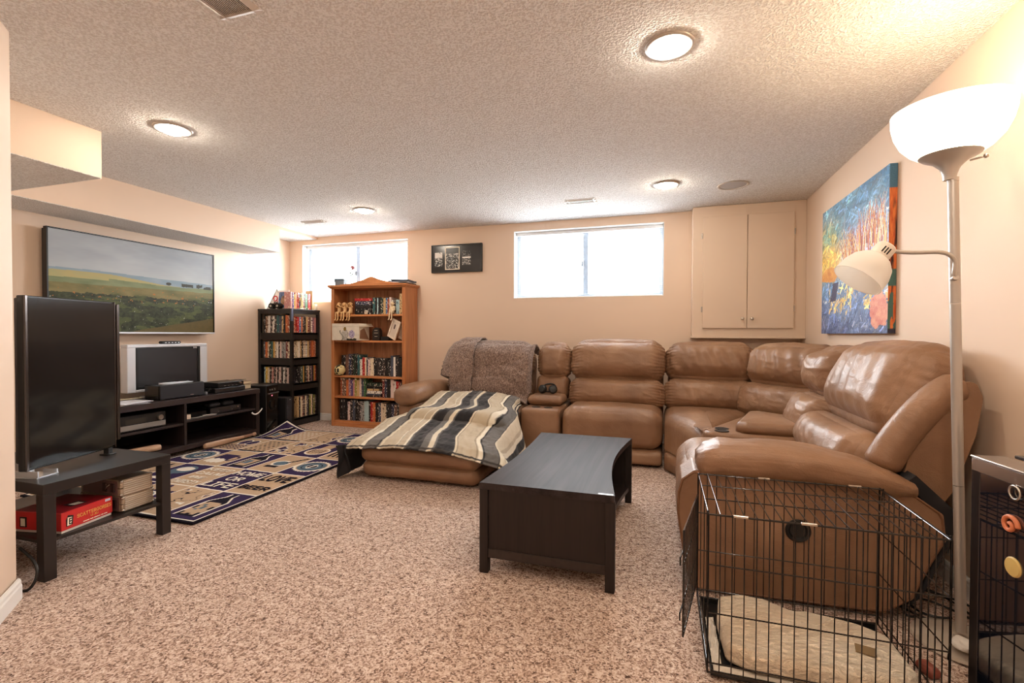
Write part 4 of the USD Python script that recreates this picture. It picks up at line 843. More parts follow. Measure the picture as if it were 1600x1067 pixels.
# silver television on the bench
SX = -4.60
t = thing("silver_television", "older silver-framed television with a dark screen on the bench", "television", (SX, 3.46, KH))
part(t, "cabinet", [box(SX - 0.09, SX, 3.06, 3.855, 1.012, 1.042, 0.006), box(SX - 0.09, SX, 3.06, 3.135, 0.60, 1.013, 0.004), box(SX - 0.09, SX, 3.775, 3.855, 0.60, 1.013, 0.004), box(SX - 0.09, SX, 3.135, 3.775, 0.60, 0.625, 0.004)], M_SILVER)
part(t, "screen", box(SX - 0.05, SX - 0.012, 3.135, 3.775, 0.625, 1.012), new_mat("dark_matte_screen", {"p": ("principled_bsdf", {"base_color": tuple(C(46, 45, 48)), "roughness": 0.32})}), smooth=False)
part(t, "bezel", [box(SX - 0.03, SX - 0.006, 3.135, 3.775, 0.992, 1.012), box(SX - 0.03, SX - 0.006, 3.135, 3.16, 0.625, 0.992), box(SX - 0.03, SX - 0.006, 3.75, 3.775, 0.625, 0.992), box(SX - 0.03, SX - 0.006, 3.16, 3.75, 0.625, 0.65)], M_BLACK, smooth=False)
part(t, "stand", [box(SX - 0.13, SX + 0.03, 3.25, 3.67, KH, KH + 0.015, 0.004), box(SX - 0.08, SX - 0.03, 3.38, 3.54, KH + 0.015, 0.605)], M_SILVER)
part(t, "badge", text_at("DVB", 0.014, (SX - 0.0058, 3.70, 0.995), (0, 1, 0), (0, 0, 1), 0.0006, True), plain("badge_white", (230, 230, 232), 0.5), smooth=False)
t = thing("remote_sensor", "slim dark remote lying on top of the silver television", "remote control", (SX - 0.03, 3.48, 1.042))
part(t, "body", box(SX - 0.06, SX - 0.01, 3.38, 3.58, 1.0432, 1.070, 0.009), M_BLACK)
for y in np.linspace(3.42, 3.55, 5): part(t, "button", box(SX - 0.01, SX - 0.0085, y - 0.009, y + 0.009, 1.050, 1.060), plain("button_grey", (190, 194, 200), 0.4), smooth=False)
# centre speaker with papers on it
t = thing("centre_speaker", "black centre speaker in front of the silver television", "speaker", (-4.40, 3.36, KH))
part(t, "cabinet", box(-4.52, -4.335, 3.15, 3.592, KH + 0.004, KH + 0.138, 0.008), M_GLOSS)
part(t, "grille", box(-4.336, -4.322, 3.155, 3.588, KH + 0.008, KH + 0.134, 0.004), plain("speaker_cloth", (44, 44, 50), 0.85, bump=(900, 0.001)))
part(t, "badge", box(-4.322, -4.320, 3.44, 3.475, KH + 0.02, KH + 0.027), M_CHROME, smooth=False)
for y in (3.18, 3.56): part(t, "foot", box(-4.5, -4.34, y - 0.015, y + 0.015, KH, KH + 0.005), M_BLACK, smooth=False)
def papers(name, label, x, y, z, n, w, l, seed, cols, rz=0):
    rnd = random.Random(seed); t = thing(name, label, "papers", (x, y, z)); zz = z
    for i in range(n):
        th = rnd.choice((0.002, 0.004, 0.006)); a = rz + rnd.uniform(-14, 14)
        part(t, "sheet", put(box(-w / 2, w / 2, -l / 2, l / 2, 0, th - 0.0004), (x + rnd.uniform(-.012, .012), y + rnd.uniform(-.012, .012), zz), rz=a), plain("paper_%d_%d_%d" % cols[i % len(cols)], cols[i % len(cols)], 0.55), smooth=False); zz += th
papers("loose_papers", "white papers lying on top of the black centre speaker", -4.425, 3.38, KH + 0.139, 3, 0.10, 0.26, 1, [(226, 230, 240), (206, 210, 220)])
papers("magazine_pile", "pile of pale magazines on the near end of the television bench", -4.40, 2.93, KH + .001, 5, 0.21, 0.27, 2, [(214, 216, 224), (236, 236, 238), (120, 130, 150), (226, 226, 232)])
papers("beige_folder", "long beige folder lying behind the magazines by the silver television", -4.535, 2.95, KH + 0.0255, 2, 0.06, 0.32, 4, [(214, 200, 168), (196, 184, 156)])
# set-top boxes at the far end of the top
def device(name, label, cat, x0, x1, y0, y1, z0, z1, front=(34, 34, 36), knob=None, buttons=0, strip=False):
    t = thing(name, label, cat, ((x0 + x1) / 2, (y0 + y1) / 2, z0))
    part(t, "case", box(x0, x1 - 0.006, y0, y1, z0 + 0.004, z1, 0.002), M_BLACK)
    part(t, "front_panel", box(x1 - 0.006, x1, y0, y1, z0 + 0.006, z1 - 0.002, 0.001), plain("panel_%d_%d_%d" % front, front, 0.3))
    for y in (y0 + 0.03, y1 - 0.03): part(t, "foot", box(x0 + 0.02, x1 - 0.01, y - 0.01, y + 0.01, z0, z0 + 0.005), M_BLACK, smooth=False)
    h = z1 - z0
    if strip: part(t, "display", box(x1, x1 + 0.001, y0 + (y1 - y0) * .25, y0 + (y1 - y0) * .62, z0 + h * .5, z0 + h * .8), plain("display_dark", (60, 56, 52), 0.2), smooth=False)
    if knob: part(t, "knob", put(lathe([(0.001, 0.018), (knob * .9, 0.018), (knob, 0.014), (knob, 0), (0.001, 0)][::-1], n=20), (x1, y1 - 0.05, z0 + h * 0.66), ry=90), M_CHROME)
    for i in range(buttons):
        y = y0 + (y1 - y0) * (0.25 + 0.45 * i / max(1, buttons - 1)); part(t, "button", box(x1, x1 + 0.003, y - 0.008, y + 0.008, z0 + h * .30, z0 + h * .36, 0.0005), M_CHROME, smooth=False)
    return t
device("set_top_box", "black set-top box at the bottom beside the silver television", "media player", -4.56, -4.31, 3.70, 4.06, KH + 0.0012, KH + 0.05, (40, 40, 42), None, 0, True)
device("media_player", "slim black player stacked on the set-top box", "media player", -4.55, -4.32, 3.74, 4.05, KH + 0.0515, KH + 0.105, (28, 28, 30), 0.012, 4)
t = thing("cable_bundle", "tangle of dark cables between speaker and set-top box", "cable", (-4.36, 3.65, KH))
part(t, "cord", tube(smooth_path([(-4.40, 3.63, KH + .03), (-4.34, 3.64, KH + .03), (-4.33, 3.66, KH + .05), (-4.36, 3.685, KH + .03), (-4.34, 3.672, KH + .034), (-4.42, 3.64, KH + .03)], 50), 0.006, 6), M_BLACK, smooth=True)
part(t, "plug", box(-4.36, -4.33, 3.612, 3.632, KH + .001, KH + 0.03, 0.004), plain("plug_grey", (150, 152, 160), 0.4))
# three thick books at the far end
def flat_book(label, x, y, z, w, l, h, cover, rz, group=None):
    t = thing("flat_book", label, "book", (x, y, z), group)
    part(t, "cover", [put(box(-w / 2, w / 2, -l / 2, l / 2, 0, 0.0025), (x, y, z), rz=rz), put(box(-w / 2, w / 2, -l / 2, l / 2, h - 0.0025, h), (x, y, z), rz=rz), put(box(-w / 2, -w / 2 + 0.003, -l / 2, l / 2, 0, h), (x, y, z), rz=rz)], plain("cover_%d_%d_%d" % cover, cover, 0.4), smooth=False)
    part(t, "pages", put(box(-w / 2 + 0.003, w / 2 - 0.003, -l / 2 + 0.004, l / 2 - 0.004, 0.0025, h - 0.0025), (x, y, z), rz=rz), plain("page_edges", (222, 204, 172), 0.8), smooth=False)
flat_book("thick book with pale page edges at the bottom of the stack on the bench end", -4.46, 4.155, KH + .001, 0.16, 0.10, 0.055, (60, 40, 34), 6)
flat_book("wide book in the middle of the stack on the bench end", -4.46, 4.14, KH + 0.057, 0.18, 0.12, 0.03, (150, 120, 96), -4)
flat_book("thin dark book on top of the stack on the bench end", -4.47, 4.12, KH + 0.088, 0.13, 0.09, 0.014, (38, 34, 36), 12)
# inside the bench
device("av_receiver", "black hi-fi receiver with a silver knob on the left bench shelf", "receiver", -4.66, -4.285, 2.72, 3.17, 0.3065, 0.445, (30, 29, 30), 0.024, 9, True)
part(Thing("/World/av_receiver", (-4.4725, 2.945, 0.305)), "lower_panel", box(-4.285, -4.281, 2.72, 3.17, 0.322, 0.365, 0.001), plain("gunmetal", (150, 146, 142), 0.35, metal=0.3))
device("game_console", "black game console with grey band on the right bench shelf", "game console", -4.60, -4.33, 3.66, 4.02, 0.3265, 0.392, (46, 45, 47), 0.010, 2, True)
device("disc_player", "flat black disc player left of the game console on the bench shelf", "media player", -4.62, -4.36, 3.45, 3.64, 0.3265, 0.375, (20, 20, 21))
for y, l in ((3.74, "nearer dark game controller lying on the game console"), (3.90, "farther dark game controller lying on the game console")):
    t = thing("game_controller", l, "game controller", (-4.40, y, 0.392))
    part(t, "shell", put(cushion(0.045, 0.065, 0.02, 0.019, (0, 0, 0.008), n=14), (-4.40, y, 0.414)), plain("controller_black", (46, 46, 50), 0.4), smooth=True)
    for s in (-1, 1): part(t, "thumbstick", cyl((-4.39, y + s * 0.025, 0.43), (-4.39, y + s * 0.025, 0.444), 0.008, 10), M_BLACK)
single("small_white_box", "small white card box beside the bench divider", "box", box(-4.36, -4.31, 3.38, 3.435, 0.3265, 0.37, 0.002), plain("card_white", (232, 214, 196), 0.6))
single("white_cable", "thin pale cable looping on the right bench shelf", "cable", tube(smooth_path([(-4.33, 3.45, 0.331), (-4.31, 3.52, 0.3305), (-4.30, 3.60, 0.334), (-4.292, 3.66, 0.331), (-4.296, 3.70, 0.332), (-4.315, 3.66, 0.336), (-4.325, 3.58, 0.332)], 50), 0.003, 6), plain("cable_white", (206, 200, 194), 0.5), smooth=True)
# bats
M_BAT = wood_mat("pale_bat_wood", (170, 132, 104), (212, 178, 150), "y", scale=0.6, rough=0.35)
def bat(p, q, label):
    p, q = np.array(p, float), np.array(q, float); d = (q - p) / np.linalg.norm(q - p); L_ = np.linalg.norm(q - p)
    t = thing("wooden_bat", label, "bat", tuple((p + q) / 2)); S_ = [(0, .012), (0.01, .024), (0.05, .029), (0.35, .028), (0.55, .022), (0.72, .016), (0.92, .0135), (0.955, .015), (0.965, .022), (0.99, .022), (1.0, .012)]
    part(t, "shaft", loft([_ring(p + d * L_ * s, d, r, 18) for s, r in S_]), M_BAT, smooth=40)
    part(t, "grip", loft([_ring(p + d * L_ * s, d, r, 14) for s, r in ((0.74, .0165), (0.80, .0160), (0.93, .0145))]), plain("grip_tape", (150, 116, 98), 0.8), smooth=40)
bat((-4.225, 3.50, 0.0505), (-4.235, 4.12, 0.0505), "pale wooden bat on the carpet along the front of the television bench")
bat((-4.29, 3.13, 0.126), (-4.42, 2.60, 0.126), "pale wooden bat lying in the lower left bay of the bench")
# subwoofer and small speaker at the end of the bench
t = thing("subwoofer", "black subwoofer with a round port at the far end of the bench", "subwoofer", (-4.42, 4.40, 0))
part(t, "cabinet", put(box(-0.15, 0.15, -0.115, 0.115, 0.0, 0.555, 0.006), (-4.45, 4.40, 0), rz=12), plain("sub_vinyl", (26, 25, 27), 0.4))
SM = np.eye(4); a_ = math.radians(12); SM[:3, 0], SM[:3, 1], SM[:3, 3] = [-math.sin(a_), math.cos(a_), 0], [0, 0, 1], [-4.45 + 0.15 * math.cos(a_), 4.40 + 0.15 * math.sin(a_), 0]; SM[:3, 2] = [math.cos(a_), math.sin(a_), 0]
face = lambda m: (lambda k: (k.apply_transform(SM), k)[1])(m.copy())     # x across, y up, z out of the front
part(t, "front_baffle", face(box(-0.11, 0.11, 0.01, 0.545, 0.0, 0.006, 0.002)), M_GLOSS)
part(t, "control_ledge", face(box(-0.105, 0.105, 0.452, 0.466, 0.004, 0.022, 0.003)), plain("ledge_grey", (82, 82, 86), 0.35))
part(t, "port", face(lathe([(0.064, 0.006), (0.064, 0.014), (0.056, 0.018), (0.047, 0.010), (0.040, 0.0065), (0.001, 0.0065)], (0, 0.33, 0), 32)), M_GLOSS, smooth=40)
part(t, "power_light", face(put(trimesh.creation.icosphere(2, 0.007), (-0.02, 0.432, 0.007))), new_mat("red_led", {"p": ("principled_bsdf", {"base_color": (0.6, 0.02, 0.04), "emission_color": (1.0, 0.08, 0.12), "emission_strength": 3.0})}), smooth=True)
for x in (-0.06, -0.02, 0.03): part(t, "dial", face(lathe([(0.001, 0.016), (0.010, 0.016), (0.011, 0.006), (0.001, 0.006)][::-1], (x, 0.50, 0), 14)), plain("dial_grey", (110, 106, 100), 0.4))
part(t, "badge", face(box(0.0, 0.04, 0.058, 0.064, 0.006, 0.0075)), M_CHROME, smooth=False)
single("strap", "short white strap hanging from the bench beside the subwoofer", "strap", tube(smooth_path([(-4.262, 4.10, 0.285), (-4.235, 4.12, 0.265), (-4.225, 4.16, 0.28), (-4.22, 4.20, 0.32)], 20), np.linspace(0.009, 0.006, 20), 8), plain("strap_white", (236, 234, 232), 0.5), smooth=True)
t = thing("small_speaker", "small black loudspeaker standing on the carpet before the black bookcase", "speaker", (-4.38, 4.66, 0))
part(t, "cabinet", put(box(-0.10, 0.10, -0.065, 0.065, 0.0, 0.38, 0.004), (-4.40, 4.655, 0), rz=14), plain("sub_vinyl", (26, 25, 27), 0.4))
part(t, "grille", put(box(0.10, 0.112, -0.06, 0.06, 0.008, 0.374, 0.004), (-4.40, 4.655, 0), rz=14), plain("speaker_cloth", (44, 44, 50), 0.85))
part(t, "badge", put(box(0.112, 0.1135, 0.0, 0.03, 0.345, 0.352), (-4.40, 4.655, 0), rz=14), M_CHROME, smooth=False)
# ================================================================== books
def spine_mat(base, ink, style):
    n = "spine_%d_%d_%d_%d_%d_%d_%d" % (*base, *ink, style)
    lo, hi = ((0.59, 0.62), (0.66, 0.69), (0.55, 0.59))[style]
    return new_mat(n, {"tc": ("texture_coordinate", {}), "m": ("mapping", {"scale": (55, 55, 26 + 14 * style)}), "nz": ("noise_texture", {"scale": 1.0, "detail": 2.5, "roughness": 0.6}),
        "r": ("rgb_ramp", {"ramp": [(0, tuple(s2l(base))), (lo, tuple(s2l(base))), (hi, tuple(s2l(ink))), (1, tuple(s2l(ink)))]}), "p": ("principled_bsdf", {"roughness": 0.42})},
        [("tc.object", "m.vector"), ("m.vector", "nz.vector"), ("nz.fac", "r.fac"), ("r.color", "p.base_color")])
NAMES = {"black": (26, 24, 25), "dark": (46, 40, 42), "navy": (44, 50, 78), "teal": (52, 98, 102), "green": (70, 112, 72), "dark green": (34, 56, 46), "olive": (150, 148, 62), "red": (186, 42, 42), "dark red": (120, 44, 44), "orange": (206, 112, 62),
         "brown": (122, 88, 72), "rust": (168, 84, 56), "tan": (208, 176, 128), "cream": (234, 216, 188), "white": (236, 230, 222), "pinkish white": (230, 208, 200), "pink": (198, 136, 132), "mauve": (146, 112, 132), "purple": (98, 76, 132), "blue": (72, 110, 158),
         "pale blue": (176, 204, 210), "slate": (74, 80, 96), "grey": (166, 162, 158), "yellow": (222, 186, 78), "gold": (206, 158, 72)}
INK = {"black": (220, 212, 204), "dark": (208, 190, 176), "navy": (226, 220, 214), "white": (60, 52, 52), "cream": (96, 70, 56), "pinkish white": (120, 74, 70), "tan": (92, 60, 40), "pale blue": (60, 84, 96), "grey": (50, 48, 50)}
RB = random.Random(77)
def book(label, name, cname, face, pos, w, h, d, z, group, lean=0.0, cat="book"):
    """A closed volume; its spine looks along -y (face 'y') or +x (face 'x'). pos = (start along the shelf, spine plane)."""
    base, ink = NAMES[cname], INK.get(cname, (236, 222, 200)); r = min(0.004, w * 0.3)
    sec = [(0, r), (r * .3, r * .3), (r, 0), (w - r, 0), (w - r * .3, r * .3), (w, r), (w, d), (0, d)]
    m = prism(sec, "z", z, z + h)
    if lean: m.apply_transform(trimesh.transformations.rotation_matrix(lean, [0, 1, 0], [0 if lean < 0 else w, 0, z]))
    if face == "y": m.apply_translation([pos[0], pos[1], 0])
    else: m.apply_transform(trimesh.transformations.rotation_matrix(math.pi / 2, [0, 0, 1])); m.apply_translation([pos[1], pos[0], 0])
    return single(name, label, cat, m, spine_mat(base, ink, RB.randrange(3)), group, smooth=False)
def _lab(s):
    return s if len(s.split()) <= 16 else s.replace("the left after", "left after") if len(s.split()) == 17 else s.replace(" inside", "")
def row(items, start, z, face, plane, depth, where, group, name="book", noun="book", cat="book", gap=0.0012, first=1):
    x = start
    for k, (cn, w, h) in enumerate(items):
        dd = depth * RB.uniform(0.92, 1.0); off = RB.uniform(0.0, 0.008)
        book(_lab(f"{cn} {noun}, {ORD[k + first]} from the left{where}"), name, cn, face, (x, plane + off if face == "y" else plane - off), w, h, dd, z + 0.0012, group, cat=cat)
        x += w + gap
    return x
# ------------------------------------------------------------------ pine bookcase
PX0, PX1, PY0, PY1 = -3.932, -2.89, 5.0, 5.285
t = thing("pine_bookcase", "tall honey pine bookcase with an arched crest in front of the left window", "bookcase", ((PX0 + PX1) / 2, 5.14, 0))
part(t, "side_panel", box(PX0, PX0 + 0.03, PY0, PY1, 0, 1.70, 0.002), M_PINE); part(t, "side_panel", box(PX1 - 0.03, PX1, PY0, PY1, 0, 1.70, 0.002), M_PINE)
part(t, "face_stile", box(PX0, PX0 + 0.045, PY0 - 0.012, PY0, 0, 1.70, 0.003), M_PINE); part(t, "face_stile", box(PX1 - 0.045, PX1, PY0 - 0.012, PY0, 0, 1.70, 0.003), M_PINE)
SH = [0.07, 0.373, 0.63, 1.065, 1.383]
for z in SH: part(t, "shelf", box(PX0 + 0.03, PX1 - 0.03, PY0 + 0.004, PY1 - 0.012, z - 0.024, z, 0.002), M_PINE_X)
part(t, "plinth", box(PX0 + 0.03, PX1 - 0.03, PY0 - 0.006, PY0 + 0.012, 0, 0.046, 0.002), M_PINE_X)
for k in range(10):
    w = (PX1 - PX0 - 0.06) / 10; x = PX0 + 0.03 + k * w
    part(t, "back_board", box(x + 0.001, x + w - 0.001, PY1 - 0.011, PY1 - 0.004, 0.04, 1.70, 0.0025), M_PINE_BACK)
part(t, "back_panel", box(PX0 + 0.02, PX1 - 0.02, PY1 - 0.004, PY1 - 0.001, 0.03, 1.72), M_PINE_BACK, smooth=False)
part(t, "cornice", [hull([(PX0 - 0.03, PY0 - 0.042, 1.725), (PX1 + 0.03, PY0 - 0.042, 1.725), (PX0 - 0.03, PY1, 1.725), (PX1 + 0.03, PY1, 1.725), (PX0, PY0 - 0.012, 1.70), (PX1, PY0 - 0.012, 1.70), (PX0, PY1, 1.70), (PX1, PY1, 1.70), (PX0 - 0.03, PY0 - 0.042, 1.742), (PX1 + 0.03, PY0 - 0.042, 1.742), (PX0 - 0.03, PY1, 1.742), (PX1 + 0.03, PY1, 1.742)])], M_PINE_X)
xs = np.linspace(0, 1, 60); prof = 0.010 + 0.035 * np.exp(-((xs - 0.54) / 0.30) ** 4) + 0.043 * np.exp(-((xs - 0.54) / 0.115) ** 2)
ox = PX0 + (PX1 - PX0) * (0.14 + 0.78 * xs)
part(t, "crest", prism([(a, 1.742 + b) for a, b in zip(ox, prof)] + [(ox[-1], 1.741), (ox[0], 1.741)], "y", PY0 - 0.030, PY0 - 0.012), M_PINE_X, smooth=30)
for x, z in ((-3.80, 1.585), (-3.44, 1.60)): part(t, "knot", put(lathe([(0.008, 0), (0.001, 0.002)], n=12), (x, PY1 - 0.012, z), rx=90), plain("knot_brown", (60, 34, 20), 0.6))
S = 0.00897
def W(*a): return [(c_, w * S / 8.53, h) for c_, w, h in a]
row(W(("black", 52, .245), ("brown", 44, .255), ("navy", 36, .262), ("black", 28, .25), ("dark green", 28, .255), ("black", 24, .247), ("teal", 38, .252), ("white", 30, .20), ("red", 34, .222), ("cream", 19, .222), ("navy", 18, .22), ("pinkish white", 34, .212), ("cream", 44, .215), ("black", 36, .215), ("dark", 40, .21), ("black", 44, .215), ("dark", 26, .212), ("black", 36, .208), ("black", 34, .20), ("slate", 34, .25), ("white", 28, .235), ("dark", 40, .235), ("black", 42, .225), ("dark red", 33, .212), ("mauve", 22, .212)),
    -3.845, SH[2], "y", 5.072, 0.17, " on the ball's shelf of the pine bookcase", "books on the middle shelf of the pine bookcase")
x = row(W(("rust", 26, .226), ("brown", 52, .22), ("orange", 32, .20), ("mauve", 28, .215), ("purple", 32, .20), ("pink", 24, .205), ("olive", 28, .225), ("tan", 36, .20), ("pinkish white", 28, .227), ("slate", 28, .205), ("green", 26, .226)),
    -3.845, SH[1], "y", 5.045, 0.17, " on the second-lowest pine shelf", "books on the second-lowest pine shelf")
row(W(("dark red", 28, .225), ("navy", 32, .226), ("black", 44, .226), ("pinkish white", 44, .222), ("white", 28, .20), ("red", 30, .20), ("dark red", 32, .195), ("black", 30, .20)), -3.242, SH[1], "y", 5.045, 0.17, " after the flat pile on the second-lowest pine shelf", "books on the second-lowest pine shelf")
z = SH[1] + 0.001
for k, (cn, w, h) in enumerate((("dark", .20, .020), ("slate", .19, .018), ("white", .215, .034), ("tan", .17, .026), ("black", .20, .028), ("dark green", .205, .038))):
    base, ink = NAMES[cn], INK.get(cn, (230, 220, 200)); xm = -3.362 + 0.01 * ((k * 7) % 3 - 1)
    single("flat_book", f"{cn} book lying flat, {['lowest', 'second from the bottom', 'third from the bottom', 'fourth from the bottom', 'fifth from the bottom', 'topmost'][k]} in the second-lowest pine shelf's pile", "book", box(xm - w / 2, xm + w / 2, 5.05, 5.19, z, z + h, 0.002), spine_mat(base, ink, k % 3), "flat pile on the second-lowest pine shelf", smooth=False); z += h + 0.001
row(W(("black", 36, .255), ("dark", 30, .26), ("black", 42, .255), ("pinkish white", 34, .23), ("dark", 34, .255), ("slate", 36, .255), ("black", 32, .245), ("dark", 34, .24), ("grey", 52, .245), ("pale blue", 24, .245), ("pale blue", 36, .25), ("black", 20, .24), ("red", 32, .24), ("orange", 34, .235), ("black", 32, .23), ("slate", 36, .235), ("cream", 32, .235), ("cream", 36, .225), ("black", 32, .23), ("dark", 36, .235), ("navy", 34, .23), ("brown", 40, .22), ("black", 40, .23)),
    -3.855, SH[0], "y", 5.045, 0.17, " on the lowest shelf of the pine bookcase", "books on the lowest shelf of the pine bookcase")
# top inside shelf
z = SH[4] + 0.001
for k, (cn, w, h) in enumerate((("black", .235, .072), ("dark", .23, .040), ("navy", .225, .048), ("red", .245, .036))):
    single("flat_book", f"{cn} volume lying flat, {['lowest', 'second', 'third', 'topmost'][k]} of the pile beside the seated wooden figures", "book", box(-3.515 - w / 2, -3.515 + w / 2, 5.05, 5.20, z, z + h, 0.004), spine_mat(NAMES[cn], INK.get(cn, (240, 190, 170)), k % 3), "flat pile on the top pine shelf", smooth=False); z += h + 0.001
row(W(("teal", 32, .205), ("black", 20, .205), ("pale blue", 22, .20), ("black", 30, .205), ("dark green", 30, .20), ("tan", 32, .195), ("blue", 24, .20), ("rust", 18, .185), ("pinkish white", 26, .205), ("white", 28, .17), ("dark", 32, .16), ("pale blue", 50, .175)),
    -3.385, SH[4], "y", 5.06, 0.15, " on the top inside shelf of the pine bookcase", "upright books on the top pine shelf")
row(W(("tan", 36, .245), ("black", 28, .215)), -3.005, SH[4], "y", 5.045, 0.15, " after the pale seated figure on the top pine shelf", "upright books on the top pine shelf")
# seated wooden figures, legs over the shelf edge
def figure(x, y, z, h, mat, name, label, arms, group=None):
    s = h / 0.17
    J = {"hip": (0, 0, .02, .024), "chest": (0, .004, .075, .026), "neck": (0, .0, .10, .012), "head": (0, -.006, .135, .027),
         "sl": (-.026, 0, .092, .011), "sr": (.026, 0, .092, .011), "kl": (-.018, -.05, .018, .010), "kr": (.018, -.05, .018, .010), "fl": (-.020, -.056, -.075, .0075), "fr": (.018, -.058, -.08, .0075), "tl": (-.022, -.072, -.082, .009), "tr": (.018, -.075, -.087, .009)}
    hands = {"eyes": ((-.012, -.034, .140), (.012, -.034, .140)), "ears": ((-.031, -.008, .138), (.031, -.008, .138)), "mouth": ((-.008, -.034, .122), (.008, -.034, .122)), "lap": ((-.018, -.045, .03), (.018, -.045, .03))}[arms]
    ez = .118 if arms != "lap" else .05; ew = .038
    J["el"], J["er"] = (-ew, -.014, ez - (.02 if arms != "lap" else 0), .009), (ew, -.014, ez - (.02 if arms != "lap" else 0), .009)
    J["hl"], J["hr"] = (*hands[0], .010), (*hands[1], .010)
    bones = [("hip", "chest"), ("chest", "neck"), ("neck", "head"), ("chest", "sl"), ("chest", "sr"), ("sl", "el"), ("sr", "er"), ("el", "hl"), ("er", "hr"), ("hip", "kl"), ("hip", "kr"), ("kl", "fl"), ("kr", "fr"), ("fl", "tl"), ("fr", "tr")]
    body = m3.Manifold()
    for a, b in bones:
        pr = [m3.Manifold.sphere(J[k][3], 14).translate(J[k][:3]) for k in (a, b)]
        body += m3.Manifold.batch_hull(pr)
    body += m3.Manifold.sphere(.008, 10).translate([-.028, -.004, .137]) + m3.Manifold.sphere(.008, 10).translate([.028, -.004, .137])
    if arms == "lap": body += m3.Manifold.sphere(.006, 10).translate([0, -.033, .132])
    m = _tri(body); m.vertices = m.vertices * s + np.array([x, y, z + 0.0065])
    return single(name, label, "figurine", m, mat, group, smooth=50)
M_FIG = wood_mat("pale_carved_wood", (196, 146, 92), (236, 196, 140), "z", rough=0.5)
for k, (x, a, l) in enumerate(((-3.840, "mouth", "left carved wooden sitting figure of the three, legs over the top pine shelf"), (-3.757, "ears", "middle carved wooden sitting figure of the three on the top pine shelf"), (-3.674, "eyes", "right carved wooden sitting figure of the three, next to the flat book pile"))):
    figure(x, 5.028, SH[4], 0.155, M_FIG, "wooden_figure", l, a, "three sitting wooden figures")
figure(-3.085, 5.03, SH[4], 0.15, plain("pale_figure", (228, 206, 170), 0.5), "seated_figure", "pale seated figure with dangling legs before the right-hand top-shelf books", "lap")
# the small skull-like ornament by the flat books
t = thing("small_ornament", "small white and black ornament in front of the flat books on the top pine shelf", "ornament", (-3.455, 5.03, SH[4] + .001))
part(t, "body", put(cushion(0.022, 0.012, 0.024, 0.011, n=14), (-3.455, 5.032, SH[4] + 0.0265)), plain("ornament_white", (236, 224, 206), 0.5), smooth=True)
for sx in (-1, 1): part(t, "eye", put(trimesh.creation.icosphere(2, 0.006), (-3.455 + sx * 0.009, 5.0215, SH[4] + 0.033)), M_BLACK, smooth=True)
# second shelf: printed storage box, dark clock, frames
t = thing("storage_box", "white storage box printed with grey and purple flowers on the second pine shelf", "box", (-3.71, 5.04, SH[3] + .001)); z = SH[3] + 0.0012
m, u, v = picture_grid((-3.884, 4.9465, z), (0.387, 0, 0), (0, 0, 0.205), 150, 80)
c = np.tile(C(226, 216, 200), (len(u), 1)); n1, n2 = noise2(u * 9, v * 6, 4), noise2(u * 40, v * 24, 6, 3)
c = mixc(c, C(196, 188, 174), (n1 - 0.4) * 1.2)
w_ = np.hypot((u - .48) / .13, (v - .33) / .33) < 0.75 + 0.5 * n2; c = np.where(w_[:, None], mixc(C(206, 200, 190), C(128, 120, 112), n2 * 1.6 - .4), c)
w_ = np.hypot((u - .48) / .05, (v - .68) / .12) < 0.8 + 0.4 * n2; c = np.where(w_[:, None], mixc(C(150, 120, 50), C(56, 46, 34), n2 * 2 - .6), c)
w_ = np.hypot((u - .73) / .11, (v - .37) / .24) < 0.7 + 0.6 * n2; c = np.where(w_[:, None], mixc(C(120, 100, 150), C(206, 196, 214), n2 * 2 - .5), c)
w_ = (v < .14 * n2 + .03) & (u > .55) & (u < .9); c = np.where(w_[:, None], C(58, 58, 50), c)
w_ = (np.abs(u - .36 - .06 * np.sin(v * 9)) < .02) & (v < .6); c = np.where(w_[:, None], mixc(C(90, 96, 86), C(160, 156, 140), n2), c)
w_ = (v > .80) & (v < .815); c = np.where(w_[:, None], C(176, 166, 150), c)
part(t, "printed_front", m, painted("box_print", 0.5), smooth=False, col=c)
part(t, "box", box(-3.884, -3.497, 4.947, 5.16, z, z + 0.165, 0.002), plain("box_card", (230, 218, 198), 0.6)); part(t, "lid", hull([(-3.886, 4.948, z + .1665), (-3.492, 4.948, z + .1665), (-3.886, 5.165, z + .1665), (-3.44, 5.165, z + .1665), (-3.886, 4.948, z + .205), (-3.50, 4.948, z + .205), (-3.886, 5.165, z + .205), (-3.47, 5.165, z + .205)]), plain("box_card", (230, 218, 198), 0.6), smooth=False)
part(t, "side_print", hull([(-3.4955, 4.96, z + .02), (-3.4955, 5.15, z + .01), (-3.4955, 5.05, z + .15), (-3.4945, 5.02, z + .1), (-3.4955, 4.97, z + .12)]), plain("print_brown", (150, 110, 84), 0.6), smooth=False)
t = thing("mantel_clock", "small dark arched ornament box in the middle of the second pine shelf", "ornament", (-3.335, 5.09, SH[3] + .001))
arch = [(-3.385, z), (-3.285, z), (-3.285, z + .11), (-3.300, z + .145), (-3.335, z + .158), (-3.370, z + .145), (-3.385, z + .11)]
part(t, "case", prism(arch, "y", 5.06, 5.12), plain("dark_stained", (38, 28, 24), 0.35)); 
for zz, w in ((.118, .045), (.086, .055), (.045, .04)): part(t, "lettering", box(-3.335 - w / 2, -3.335 + w / 2, 5.0588, 5.06, z + zz, z + zz + .008), plain("worn_lettering", (176, 160, 140), 0.6), smooth=False)
single("flat_case", "flat black case lying beside the leaning frames on the second pine shelf", "case", box(-3.27, -3.16, 5.06, 5.16, z, z + 0.045, 0.003), M_BLACK)
